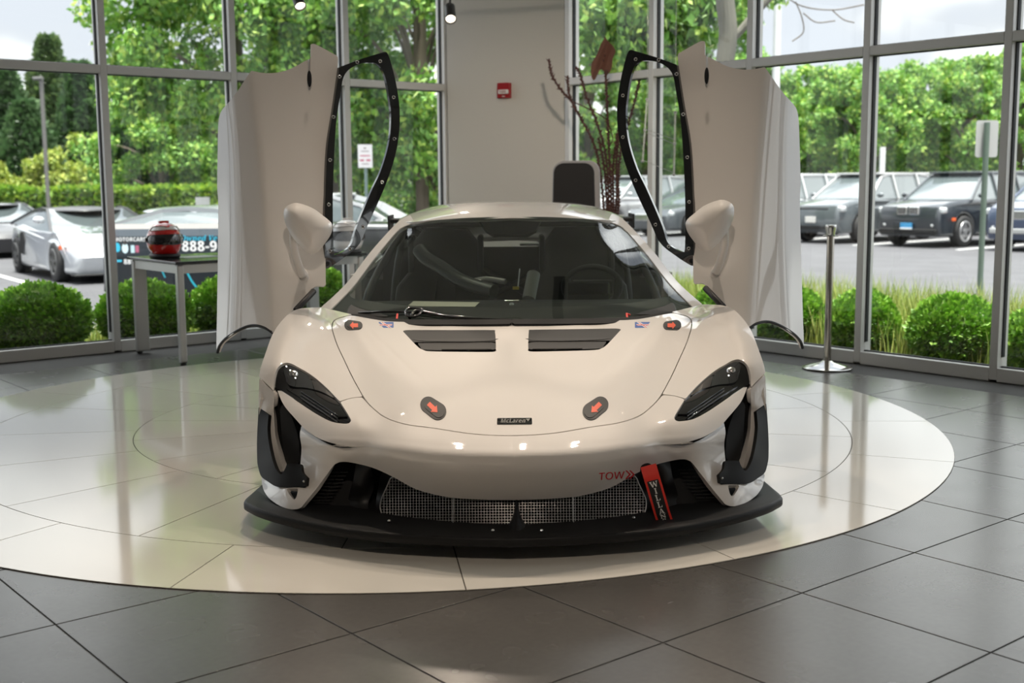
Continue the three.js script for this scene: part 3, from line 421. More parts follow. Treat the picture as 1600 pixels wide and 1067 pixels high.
{ // cockpit
  const trim = std(0.02, 0.021, 0.022, 0.7), pale = std(0.26, 0.27, 0.26, 0.6);
  cp('cabin_floor', merge([box(1.5, 0.02, 1.7, 0, 0.16, -6.1), box(1.5, 0.75, 0.03, 0, 0.5, -6.98)]), M_black);
  const dash = new THREE.Shape(); for (const [i, [z, y]] of [[5.22, 0.55], [5.26, 0.655], [5.42, 0.69], [5.62, 0.685], [5.68, 0.64], [5.66, 0.5], [5.5, 0.42]].entries()) dash[i ? 'lineTo' : 'moveTo'](z, y);
  const dg = new THREE.ExtrudeGeometry(dash, { depth: 1.46, bevelEnabled: true, bevelSize: 0.012, bevelThickness: 0.012, bevelSegments: 2 }).rotateY(Math.PI / 2).translate(-0.73, 0, 0);
  cp('dashboard', dg, trim);
  const display = cp('dash_display', rbox(0.2, 0.09, 0.03, 0.01, 0.36, 0.735, -5.62), M_gloss);
  const wheelC = at(925, 448, 5.78), st = new THREE.TorusGeometry(0.135, 0.016, 12, 40).scale(1, 0.78, 1);
  const sw = cp('steering_wheel', merge([st, rbox(0.2, 0.07, 0.03, 0.012), rbox(0.03, 0.1, 0.025, 0.01, -0.12, 0, 0.01), rbox(0.03, 0.1, 0.025, 0.01, 0.12, 0, 0.01)]).rotateX(0.3).translate(wheelC[0], wheelC[1], wheelC[2]), trim);
  cp('steering_column', bar([wheelC[0], wheelC[1], wheelC[2]], [wheelC[0], 0.6, -5.5], 0.02), M_matte, sw);
  // bucket seats
  for (const x of [-0.36, 0.36]) {
    const shell = new THREE.Shape(); [[-0.24, 0], [-0.27, 0.25], [-0.25, 0.42], [-0.17, 0.52], [-0.17, 0.66], [-0.11, 0.74], [0.11, 0.74], [0.17, 0.66], [0.17, 0.52], [0.25, 0.42], [0.27, 0.25], [0.24, 0]].forEach(([a, b], i) => shell[i ? 'lineTo' : 'moveTo'](a, b));
    const s = cp('bucket_seat', new THREE.ExtrudeGeometry(shell, { depth: 0.06, bevelEnabled: true, bevelSize: 0.02, bevelThickness: 0.02, bevelSegments: 2 }).rotateX(-0.32).translate(x, 0.26, -6.45), x > 0 ? M_matte : trim);
    cp('seat_base', rbox(0.48, 0.12, 0.5, 0.04, x, 0.24, -6.2), trim, s);
    for (const o of [-1, 1]) { cp('head_wing', rbox(0.03, 0.2, 0.18, 0.012, x + o * 0.19, 0.86, -6.62), M_matte, s); cp('harness_strap', beam([x + o * 0.06, 0.84, -6.60], [x + o * 0.1, 0.42, -6.33], 0.05, 0.006), M_black, s); }
  }
  // roll cage
  const T = (pts) => tube(pts, 0.02, 28, 8), cage = [];
  cage.push(T([[-0.66, 0.2, -6.75], [-0.66, 0.7, -6.78], [-0.55, 1.02, -6.82], [0, 1.075, -6.84], [0.55, 1.02, -6.82], [0.66, 0.7, -6.78], [0.66, 0.2, -6.75]]));
  for (const s of [-1, 1]) { cage.push(T([[s * 0.66, 0.3, -5.55], [s * 0.70, 0.62, -5.6], [s * 0.62, 0.90, -6.08], [s * 0.54, 1.015, -6.38], [s * 0.52, 1.03, -6.8]])); cage.push(bar([s * 0.56, 0.98, -6.82], [-s * 0.55, 0.35, -6.78], 0.018)); cage.push(bar([s * 0.5, 1.0, -6.84], [s * 0.4, 0.5, -7.6], 0.018)); cage.push(bar([s * 0.7, 0.4, -5.7], [s * 0.68, 0.4, -6.75], 0.018)); }
  cage.push(bar([-0.54, 1.03, -6.4], [0.54, 1.03, -6.4], 0.018));
  cp('roll_cage', merge(cage), M_matte);
  // corrugated cooling hoses
  const hose = (pts, r) => { const c = new THREE.CatmullRomCurve3(pts.map((p) => V(...p))), L = c.getLength(), n = Math.round(L / 0.006), g = new THREE.TubeGeometry(c, n, r, 14); const p = g.attributes.position; for (let i = 0; i <= n; i++) { const o = c.getPointAt(i / n), k = i % 2 ? 1.07 : 0.95; for (let j = 0; j <= 14; j++) { const q = i * 15 + j; p.setXYZ(q, o.x + (p.getX(q) - o.x) * k, o.y + (p.getY(q) - o.y) * k, o.z + (p.getZ(q) - o.z) * k); } } g.computeVertexNormals(); return g; };
  cp('cooling_hose', hose([at(653,388,6.0), at(664,402,5.97), at(690,418,5.92), at(716,436,5.86), at(740,446,5.80), at(772,455,5.72)], 0.033), std(0.13, 0.14, 0.14, 0.4, { metalness: 0.5 }), car, 'grey corrugated hose');
  cp('cooling_hose', hose([at(735,440,5.95), at(760,436,5.95), at(790,440,5.9)], 0.014), M_silver);
  cp('lever', merge([bar(at(826, 468, 5.75), at(834, 428, 5.85), 0.032, 16)]), pale, car, 'pale grey upright housing');
  cp('switch_stalk', bar(at(809, 452, 5.72), at(812, 420, 5.8), 0.003), M_steel); cp('fuse_tab', box(0.03, 0.014, 0.01).translate(...at(806, 450, 5.7)), std(0.7, 0.55, 0.05, 0.5));
  const flap = new THREE.Shape(); [[-0.17, 0], [0.165, 0], [0.13, -0.075], [0.09, -0.098], [-0.085, -0.098], [-0.12, -0.075]].forEach(([a, b], i) => flap[i ? 'lineTo' : 'moveTo'](a, b));
  cp('camera_housing', new THREE.ExtrudeGeometry(flap, { depth: 0.03, bevelEnabled: true, bevelSize: 0.004, bevelThickness: 0.004 }).rotateX(-0.5).translate(-0.005, 1.06, -6.16), M_matte);
  cp('rear_shelf', merge([box(0.30, 0.012, 0.2, -0.33, 0.875, -7.1), box(0.12, 0.012, 0.12, 0.11, 0.885, -7.05)]), std(0.7, 0.7, 0.68, 0.6));
  const bk = at(800, 472, 5.42); cp('dash_bracket', merge([rbox(0.07, 0.008, 0.02, 0.003, 0.0, 0.712, -5.44), bar([-0.03, 0.69, -5.44], [-0.03, 0.715, -5.44], 0.004), bar([0.03, 0.69, -5.44], [0.03, 0.715, -5.44], 0.004), new THREE.SphereGeometry(0.012, 12, 8).translate(0, 0.695, -5.4)]), M_chrome);
  cp('lap_card', (() => { const a = at(637, 478, 5.32), b = at(742, 479, 5.32), c = at(749, 472, 5.42), d = at(646, 470.5, 5.42), g = new THREE.BufferGeometry(); const P = [a, b, c, d], Q = P.map((p) => [p[0], p[1] - 0.002, p[2]]); const v = [...P, ...Q].flat(); g.setAttribute('position', new THREE.Float32BufferAttribute(v, 3)); g.setIndex([0, 1, 2, 0, 2, 3, 4, 6, 5, 4, 7, 6, 0, 5, 1, 0, 4, 5, 1, 6, 2, 1, 5, 6, 2, 7, 3, 2, 6, 7, 3, 4, 0, 3, 7, 4]); return merge([g.toNonIndexed()]); })(), std(0.75, 0.72, 0.60, 0.7), car, 'cream paper card lying on the dashboard');
}
{ // doors, swung up: skin, window frame with bolts, clear pane, mirror
  const soft = (x, w) => w * Math.log(1 + Math.exp(Math.max(-40, Math.min(40, x / w))));
  const skinF = (a, b) => { const q = b - 60, u2 = 388 + 0.12 * q - 8e-5 * q * q, u1 = 354 + 0.1 * q - 0.00018 * q * q, base = 5.575 - 0.00055 * q - 7.5e-7 * q * q;
    const ss = THREE.MathUtils.smoothstep; return base + 0.0007 * soft(a - u2, 9) + 0.0021 * soft(u2 - a, 3.5) + 0.0046 * soft(u1 - a, 3.0) + 0.022 * Math.sin(Math.PI * ss(a, u2, 505)) * ss(b, 560, 300); };
  const step = (a, b) => b < 146 && a > 486 ? -0.03 * THREE.MathUtils.smoothstep(150 - b, 0, 75) : 0;
  const skin = panel([ring([[485.3,92,1],[485.3,69.5,1],[491,68.5],[510,78],[528,88,1],[527.5,105.6],[520.6,165],[511,227.5],[507.5,299],[506.6,337],[508.5,396],[509,447,1],[494,447],[483,456],[464,478.5],[457.5,485],[440,504],[425.6,520,1],[413,512],[393.7,508.7],[371.4,516.7],[349,532.6],[342,543],[339.6,551.7,1],[338,539],[339,491],[341,332],[339.4,290],[340.5,210],[341.5,190],[345.6,174],[361,155.6],[370.6,143],[382,126],[392.5,110.3,1],[412,114],[433,113.4],[450,109],[464,102.5],[477,95]], 3)], 3, (a, b) => sight(a, b, skinF(a, b) + step(a, b)), { thick: 0.016, back: true });
  const frF = fieldOf([[528,100,5.60],[520,165,5.56],[508,300,5.46],[509,400,5.37],[602,83,5.74],[622,180,5.76],[615,245,5.70],[575,350,5.56],[534,404,5.43],[512,418,5.38]], false);
  const outer = ring([[530,105,1],[565,92],[601,80.8,1],[607,86],[617.5,124],[624,165],[624,202.5],[617.5,243],[602,290],[575,351],[560,383],[534,405],[511.6,419.5],[508,419,1],[507.5,337],[508.5,299],[512,227.5],[521.6,165]], 3);
  const inner = ring([[538,118],[555,102.5],[577,98],[592.5,102.5],[602,121],[608,152.5],[611,180.6],[608,221],[595.6,265],[580,299],[558,352.5],[549,381],[537,392.5],[525,397],[521.5,392],[520,332],[521,274],[525,196],[531.6,149]], 3);
  const frame = panel([outer, inner], 2, onSheet(frF, -0.006), { thick: 0.018, back: true });
  const pane = panel([inner], 6, onSheet(frF, 0.004), { thick: 0 });
  const bolts = [[530.6,119.7],[558,97],[594,95.6],[615,152],[616,217],[597,284.7],[567,354.5],[513.7,319.7],[515.6,250],[521,182.8],[546.7,389],[515.5,392.4]];
  const stalkPts = [at(459, 362, 5.17), at(459, 385, 5.2), at(465, 410, 5.24), at(473, 430, 5.29)];
  const podLoop = ring([[443.5,338],[445,326],[454,319],[467,317.5],[489,325.5],[505,337],[517.5,348],[519.5,357],[516,368],[508,380],[497,393],[489,396.5],[480,395],[468,384],[456,369],[447,352]], 2);
  const edgeDist = (a, b) => { let m = 1e9, ins = false; for (let i = 0, n = podLoop.length; i < n; i++) { const [ax, ay] = podLoop[i], [bx, by] = podLoop[(i + 1) % n], dx = bx - ax, dy = by - ay; let t = ((a - ax) * dx + (b - ay) * dy) / (dx * dx + dy * dy); t = Math.max(0, Math.min(1, t)); m = Math.min(m, Math.hypot(a - ax - t * dx, b - ay - t * dy)); if ((ay > b) !== (by > b) && a < dx * (b - ay) / dy + ax) ins = !ins; } return ins ? m : 0; };
  const podMap = (a, b) => { let e = 0; for (const [x, y] of [[0, 0], [3, 0], [-3, 0], [0, 3], [0, -3]]) e += edgeDist(a + x, b + y) / 5; const t = Math.min(1, e / 30); return sight(a, b, 5.16 - 0.085 * Math.sqrt(Math.max(0, 1 - (1 - t) * (1 - t))) + 0.0006 * (a - 480)); };
  const pod = panel([podLoop], 1.5, podMap, { thick: 0.02, back: true });
  const stalk = tube(stalkPts, 0.018, 24, 12); // tapered foot
  const hinge = tube([at(462, 485, 5.16), at(476, 470, 5.2), at(490, 455, 5.28)], 0.014, 12, 8);
  for (const side of [0, 1]) {
    const m = side ? (g) => mirrored(g).translate(-0.018, 0, 0) : (g) => g.clone();
    const d = cp('door', m(skin), M_paint, car);
    cp('window_frame', m(frame), M_gloss, d, 'black bolted window frame'); cp('door_window', m(pane), M_poly, d);
    for (const [u, v] of bolts) { const q = level([u, v]), p = V(...sight(q[0], q[1], frF(...q) - 0.008)), n = p.clone().sub(V(0, EYE, 0)).normalize(); const b = new THREE.TorusGeometry(0.0062, 0.0028, 8, 16); b.applyQuaternion(new THREE.Quaternion().setFromUnitVectors(V(0, 0, 1), n.negate())); b.translate(p.x, p.y, p.z); cp('bolt', m(b), M_chrome, d, 'bright ringed bolt'); }
    cp('mirror_pod', m(pod), M_paint, d); cp('mirror_stalk', m(merge([stalk, new THREE.SphereGeometry(0.03, 16, 10).scale(0.8, 1.1, 0.5).translate(...at(474, 432, 5.31))])), M_paint, d);
    cp('door_handle_recess', m(new THREE.SphereGeometry(0.03, 16, 10).scale(0.35, 1.25, 0.3).translate(...at(483.5, 123, 5.545))), M_black, d);
    cp('edge_trim', m(tube([[425.6,519.5],[413,512],[393.7,508.7],[371.4,516.7],[349,532.6],[342,543],[339.8,551.5]].map(([u, v]) => { const q = level([u, v]); return sight(q[0], q[1], skinF(...q) + 0.004); }), 0.007, 40, 6)), M_matte, d);
    cp('hinge_arm', m(hinge), M_matte, d);
    cp('inner_panel', m(panel([ring([[384,488,1],[384,220],[402,140],[470,122],[500,180],[494,430],[440,470],[405,488]], 4)], 8, (a, b) => sight(a, b, skinF(a, b) + 0.05), { thick: 0.03, towards: [0, 0, -1, 1] })), M_matte, d);
  }
}
const fontSans = await new FontLoader().loadAsync('fonts/droid/droid_sans_bold.typeface.json');
const fontThin = await new FontLoader().loadAsync('fonts/droid/droid_sans_regular.typeface.json');
const fontSerif = await new FontLoader().loadAsync('fonts/droid/droid_serif_bold.typeface.json');
function lettering(text, font, size, width, x, y, { slant = 0, turn = 0, depth = 0.0012 } = {}) { // flat lettering on the sheet: x, y = centre; y runs down
  const g = new TextGeometry(text, { font, size, depth: 0.001, curveSegments: 3 }); g.computeBoundingBox(); const b = g.boundingBox, w = b.max.x - b.min.x, k = width / w, c = Math.cos(turn), s = Math.sin(turn), p = g.attributes.position;
  for (let i = 0; i < p.count; i++) { const a = (p.getX(i) - b.min.x - w / 2) * k + slant * (p.getY(i) - size / 2), q = -(p.getY(i) - (b.max.y + b.min.y) / 2); p.setXYZ(i, x + a * c - q * s, y + a * s + q * c, p.getZ(i) > 0 ? depth : 0); } return g;
}
{ // fittings and print on the bodywork
  const pill = (cx, cy, r0, r1, len, turn, n = 12) => { const o = [], c = Math.cos(turn), s = Math.sin(turn); for (const [e, r, a0] of [[-len / 2, r0, Math.PI / 2], [len / 2, r1, -Math.PI / 2]]) for (let k = 0; k <= n; k++) { const a = a0 + Math.PI * k / n, x = e + r * Math.cos(a), y = r * Math.sin(a); o.push([cx + x * c - y * s, cy + x * s + y * c]); } return o; };
  const arrow = (cx, cy, L, W, turn) => { const c = Math.cos(turn), s = Math.sin(turn); return [[-L / 2, -W / 2], [L * 0.08, -W / 2], [L * 0.08, -W], [L / 2, 0], [L * 0.08, W], [L * 0.08, W / 2], [-L / 2, W / 2]].map(([x, y]) => [cx + x * c - y * s, cy + x * s + y * c]); };
  const latchM = std(0.010, 0.0095, 0.009, 0.6);
  for (const [u, v, r0, r1, len, turn, L, W, at0] of [[676.5,637,12.5,13.5,18,0.62,20,7,0], [931,637,12.5,13.5,18,Math.PI - 0.62,20,7,0], [553,508,8,6.5,14,0.05,13,6,Math.PI], [1049.5,508,6.5,8,14,-0.05,13,6,Math.PI]]) {
    const [a, b] = level([u, v]), base = cp('hood_latch', panel([pill(a, b, r0, r1, len, turn)], 1.2, onSheet(upper, -0.005), { thick: 0.006 }), latchM, car, 'black bonnet latch with an orange arrow');
    cp('button', panel([pill(a + 2 * Math.cos(turn), b + 2 * Math.sin(turn), r0 * 0.6, r1 * 0.66, len, turn)], 1.2, onSheet(upper, -0.0085), { thick: 0.004 }), latchM, base);
    const t = at0 ? (u < 800 ? Math.PI : 0) : turn; cp('arrow', panel([arrow(a, b, L, W, at0 ? t : turn + (u < 800 ? 0.15 : -0.15))], 0.8, onSheet(upper, -0.0105), { thick: 0.0015 }), M_orange, base);
  }
  { const [a, b] = level([804, 657.5]), badge = cp('badge', panel([[[a - 27, b - 4.6], [a + 27, b - 4.6], [a + 27.5, b + 5], [a - 27.5, b + 5]]], 1.4, onSheet(upper, -0.004), { thick: 0.005 }), M_gloss, car, 'black nose badge with silver script');
    cp('script', wrap(lettering('McLaren', fontSans, 6.2, 38, a - 2, b, { slant: 0.25 }), onSheet(upper, -0.0042)), M_chrome, badge);
    cp('speed_mark', panel([[[a + 17, b - 3.2], [a + 25, b - 3.6], [a + 21, b + 1], [a + 19.5, b - 1.2]]], 0.7, onSheet(upper, -0.0052), { thick: 0.001 }), M_chrome, badge); }
  { const [a, b] = level([961, 743]); cp('tow_lettering', merge([wrap(lettering('TOW', fontThin, 11, 40, a - 5.5, b, { slant: 0.15, turn: -0.06, depth: 0.0008 }), (x, y) => lMap(x, y)), ...[0, 6].map((o) => panel([[[a + 16 + o, b - 8], [a + 18.5 + o, b - 8], [a + 25 + o, b - 1.5], [a + 18 + o, b + 5.5], [a + 15.5 + o, b + 5.5], [a + 22 + o, b - 1.5]]], 0.8, onSheet(lower, -0.0006), { thick: 0.0006 }))]), std(0.62, 0.01, 0.02, 0.5), car, 'red TOW lettering'); }
  // tow strap hanging from its slot beside the mouth
  { const st = [[1013,727,3.985],[1018,745,3.975],[1026,772,3.972],[1034,800,3.975],[1040,818,3.985]].map(([u, v, d]) => [...level([u, v]), d]);
    const mid = (t) => { const k = t * 4, i = Math.min(3, Math.floor(k)), f = k - i; return [0, 1, 2].map((c) => st[i][c] + (st[i + 1][c] - st[i][c]) * f); };
    const map = (s, t) => { const m = mid(Math.max(0, Math.min(1, t))), n = 12.2; return sight(m[0] + s * n, m[1] - s * 3.2, m[2]); };
    const strap = cp('tow_strap', panel([[[-1, 0.0], [1, 0.0], [1, 1], [-1, 1]]], 0.08, map, { thick: 0.004, back: true }), M_red, car, 'red webbing tow strap with black label');
    cp('label', panel([[[-0.72, 0.30], [0.72, 0.30], [0.72, 0.985], [-0.72, 0.985]]], 0.06, (s, t) => { const p = map(s, t); return [p[0], p[1], p[2] + 0.0025]; }, { thick: 0.002 }), M_matte, strap);
    [...'WILLANS'].forEach((ch, i) => { const t0 = 0.365 + i * 0.096, g = new TextGeometry(ch, { font: fontSerif, size: 1, depth: 0.01, curveSegments: 3 }); g.computeBoundingBox(); const b = g.boundingBox, p = g.attributes.position; for (let k = 0; k < p.count; k++) { const s = (p.getX(k) - (b.max.x + b.min.x) / 2) * 0.70, t = t0 - (p.getY(k) - 0.36) * 0.080, q = map(s, t); p.setXYZ(k, q[0], q[1], q[2] + 0.0026 + (p.getZ(k) > 0 ? 0.0008 : 0)); } g.computeVertexNormals(); cp('letter', g, std(0.82, 0.82, 0.8, 0.6), strap); });
    cp('strap_slot', panel([ring([[1000,739,1],[1002,728],[1012,723.5],[1021,728],[1024,732,1],[1012,736]], 2)], 1.5, onSheet(lower, -0.001), { thick: 0.002 }), M_black); }
  // flags at the rear corners of the bonnet
  for (const [u, sgn] of [[603, 1], [1004, -1]]) { const [a, b] = level([u, 507.5]); const w = 12, flag = cp('flag_decal', panel([[[a - w, b - 4.5], [a + w, b - 4.5], [a + (sgn > 0 ? w : 4), b + 4.5], [a - (sgn > 0 ? 4 : w), b + 4.5]]], 1, onSheet(upper, -0.0012), { thick: 0.0006 }), std(0.03, 0.10, 0.38, 0.4), car, 'flag decal in blue, white and red');
    const strip = (pts, off, mat) => cp('stripe', panel([pts], 0.7, onSheet(upper, off), { thick: 0.0004 }), mat, flag); const W = std(0.85, 0.85, 0.85, 0.4), Rd = std(0.6, 0.02, 0.03, 0.4);
    strip([[a - 9, b - 4.4], [a - 4, b - 4.4], [a + 9, b + 4.4], [a + 4, b + 4.4]], -0.0019, W); strip([[a - 7.2, b - 4.4], [a - 5.6, b - 4.4], [a + 7.4, b + 4.4], [a + 5.8, b + 4.4]], -0.0024, Rd); strip([[a - 10, b - 1.2], [a + 10, b - 1.2], [a + 9, b + 1.2], [a - 8, b + 1.2]], -0.0021, W); strip([[a - 10, b - 0.5], [a + 10, b - 0.5], [a + 9.5, b + 0.6], [a - 9, b + 0.6]], -0.0026, Rd); }
}
// ------------------------------------------------------------------ things in the showroom
const along = (s, t) => { const p = plan(s, t); return [p[0], 0, -p[1]]; };
const M_lampBody = std(0.03, 0.03, 0.032, 0.45);
const M_lampGlow = std(0.9, 0.85, 0.75, 0.4, { emissive: new THREE.Color(1.0, 0.86, 0.66), emissiveIntensity: 3.0 });
// suspended lighting tracks with aimed spot heads; each head carries its own lamp
function lightTrack(name, label, a, b, y) {
  const t = thing(name, label, 'light track', [0, 0, 0], 0, 'lighting tracks under the ceiling');
  part('rail', beam([a[0], y, -a[1]], [b[0], y, -b[1]], 0.035, 0.03), M_lampBody, t);
  for (const k of [0.06, 0.94]) part('drop_rod', bar([a[0] + (b[0] - a[0]) * k, y, -(a[1] + (b[1] - a[1]) * k)], [a[0] + (b[0] - a[0]) * k, CEIL, -(a[1] + (b[1] - a[1]) * k)], 0.006), M_lampBody, t);
}
function spotHead(label, [x, y, d], [tx, ty, td], power, angle = 0.62, railY = y + 0.16) {
  const t = thing('track_spotlight', label, 'spotlight', [x, y, -d], 0, 'aimed spot heads on the tracks'), dir = V(tx - x, ty - y, -(td - d)).normalize(), q = new THREE.Quaternion().setFromUnitVectors(V(0, -1, 0), dir);
  const can = new THREE.LatheGeometry([[0, 0.16], [0.036, 0.16], [0.043, 0.15], [0.043, 0.0], [0.046, -0.004], [0.046, -0.012], [0.040, -0.012], [0.038, 0.01]].map(([a, b]) => new THREE.Vector2(a, b)), 32).applyQuaternion(q);
  part('can', can, M_lampBody, t);
  part('lamp_lens', cyl(0.037, 0.037, 0.004, 28).translate(0, 0.004, 0).applyQuaternion(q), M_lampGlow, t);
  const up = railY - y; part('yoke', bar([0, up, 0], dir.clone().multiplyScalar(-0.1).toArray(), 0.009), M_lampBody, t);
  const l = new THREE.SpotLight(new THREE.Color(1.0, 0.84, 0.68), power, 0, angle, 0.7, 2); l.position.copy(dir).multiplyScalar(0.02); l.target.position.set(tx - x, ty - y, -(td - d)); l.castShadow = true; l.shadow.radius = 2; t.add(l, l.target);
}
lightTrack('light_track', 'black suspended lighting track before the corner pier', [-2.4, 9.15], [0.6, 9.85], 2.72);
spotHead('black track spotlight glowing beside the corner pier', [-0.462, 2.52, 9.6], [-0.2, 0.3, 7.2], LAMP * 0.7, 0.62, 2.72);
spotHead('black tilted track spotlight above the left raised door', [-1.585, 2.585, 9.3], [-0.6, 0.3, 7.6], LAMP * 0.7, 0.62, 2.72);
lightTrack('light_track', 'black lighting track over the windscreen of the car', [-2.6, 5.5], [2.6, 5.5], 3.2);
lightTrack('light_track', 'black lighting track behind the camera', [-2.4, 0.6], [2.4, 0.6], 3.2);
lightTrack('light_track', 'black lighting track over the roof of the car', [-2.4, 6.9], [2.4, 6.9], 3.2);
for (const [x, d, tx, td, k, w] of [[-0.75, 5.5, -0.45, 4.3, 1, 'left'], [0.85, 5.5, 0.45, 4.3, 1, 'right'], [0.1, 5.5, 0, 3.6, 1, 'middle']]) spotHead(`${w} black spot head on the track over the windscreen`, [x, 3.05, d], [tx, 0.4, td], LAMP * k, 0.6, 3.2);
for (const [x, d, tx, td, k, w] of [[-2.0, 0.6, -3.2, -0.6, 1.6, 'left'], [0.0, 0.6, -0.1, 4.4, 1.5, 'middle'], [2.0, 0.6, 3.0, -0.9, 1.6, 'right']]) spotHead(`${w} black spot head on the track behind the camera`, [x, 3.05, d], [tx, 1.2, td], LAMP * k, 0.6, 3.2);
for (const [x, d, tx, td, k, w] of [[-1.2, 6.9, -0.5, 4.8, 0.7, 'left'], [1.2, 6.9, 0.5, 4.8, 0.7, 'right'], [0.42, 6.9, 0.0, 10.5, 1.7, 'middle']]) spotHead(`${w} black spot head on the track over the car roof`, [x, w === 'middle' ? 2.72 : 3.05, d], [tx, 0.4, td], LAMP * k, 0.7, 3.2);

{ // fire alarm sounder on the pier
  const face = [[-0.56, 10.86], [0.475, 10.42]], k = 0.50, x = face[0][0] + (face[1][0] - face[0][0]) * k, d = face[0][1] + (face[1][1] - face[0][1]) * k, yaw = Math.atan2(face[1][1] - face[0][1], face[1][0] - face[0][0]);
  const t = thing('fire_alarm', 'small red fire alarm strobe on the grey pier', 'alarm', [x, 2.04, -d], yaw), red = std(0.33, 0.008, 0.012, 0.4);
  part('housing', rbox(0.122, 0.132, 0.045, 0.008, 0, 0, 0.0225), red, t);
  part('strobe_lens', rbox(0.095, 0.036, 0.02, 0.006, 0.002, -0.012, 0.05), std(0.75, 0.75, 0.74, 0.3), t);
  const f = (txt, w, y, m, z) => { const g = new TextGeometry(txt, { font: fontSans, size: 0.02, depth: 0.001 }); g.computeBoundingBox(); const b = g.boundingBox; g.translate(-(b.max.x + b.min.x) / 2, -(b.max.y + b.min.y) / 2, 0).scale(w / (b.max.x - b.min.x), w / (b.max.x - b.min.x), 1).translate(0, y, z); part('lettering', g, m, t); };
  f('FIRE', 0.06, -0.012, std(0.3, 0.02, 0.02, 0.5), 0.06); f('FIRE', 0.03, -0.052, std(0.7, 0.7, 0.7, 0.5), 0.045);
}
{ // office chair behind the car
  const t = thing('office_chair', 'tall black mesh-back office chair with pale grey frame by the pier', 'chair', [0.505, 0, -9.35], -0.12), grey = std(0.28, 0.28, 0.29, 0.5), mesh = std(0.012, 0.012, 0.013, 0.85);
  const round = (w, h, r, dep) => { const s = new THREE.Shape(); s.moveTo(-w / 2 + r, -h / 2); s.lineTo(w / 2 - r, -h / 2); s.quadraticCurveTo(w / 2, -h / 2, w / 2, -h / 2 + r); s.lineTo(w / 2 - 0.012, h / 2 - r); s.quadraticCurveTo(w / 2 - 0.018, h / 2 - 0.006, w / 2 - r - 0.012, h / 2); s.lineTo(-w / 2 + r + 0.012, h / 2); s.quadraticCurveTo(-w / 2 + 0.018, h / 2 - 0.006, -w / 2 + 0.012, h / 2 - r); s.lineTo(-w / 2, -h / 2 + r); s.quadraticCurveTo(-w / 2, -h / 2, -w / 2 + r, -h / 2); return new THREE.ExtrudeGeometry(s, { depth: dep, bevelEnabled: true, bevelSize: 0.006, bevelThickness: 0.008, bevelSegments: 3, curveSegments: 8 }); };
  part('backrest', round(0.325, 0.60, 0.07, 0.02).translate(-0.012, 1.085, 0.03), mesh, t); part('back_frame', round(0.375, 0.63, 0.08, 0.02).translate(0.004, 1.088, -0.005), grey, t); part('back_spine', beam([0, 0.55, -0.02], [0, 1.0, -0.03], 0.07, 0.03), grey, t);
  part('seat', rbox(0.46, 0.07, 0.44, 0.03, 0, 0.62, 0.24, 3), mesh, t); part('gas_lift', bar([0, 0.10, 0.2], [0, 0.59, 0.2], 0.025), M_chrome, t);
  for (const s of [-1, 1]) part('armrest', merge([rbox(0.06, 0.03, 0.26, 0.012, s * 0.27, 0.82, 0.2), beam([s * 0.27, 0.6, 0.18], [s * 0.27, 0.81, 0.18], 0.03, 0.05), beam([s * 0.2, 0.585, 0.18], [s * 0.28, 0.6, 0.18], 0.03, 0.03)]), grey, t);
  for (let k = 0; k < 5; k++) { const a = k * Math.PI * 0.4, c = Math.cos(a) * 0.29, s = Math.sin(a) * 0.29 + 0.2; part('foot', beam([0, 0.10, 0.2], [c, 0.07, s], 0.04, 0.03), grey, t); part('caster', new THREE.CylinderGeometry(0.028, 0.028, 0.03, 14).rotateZ(Math.PI / 2).translate(c, 0.028, s), M_rubber, t); }
}
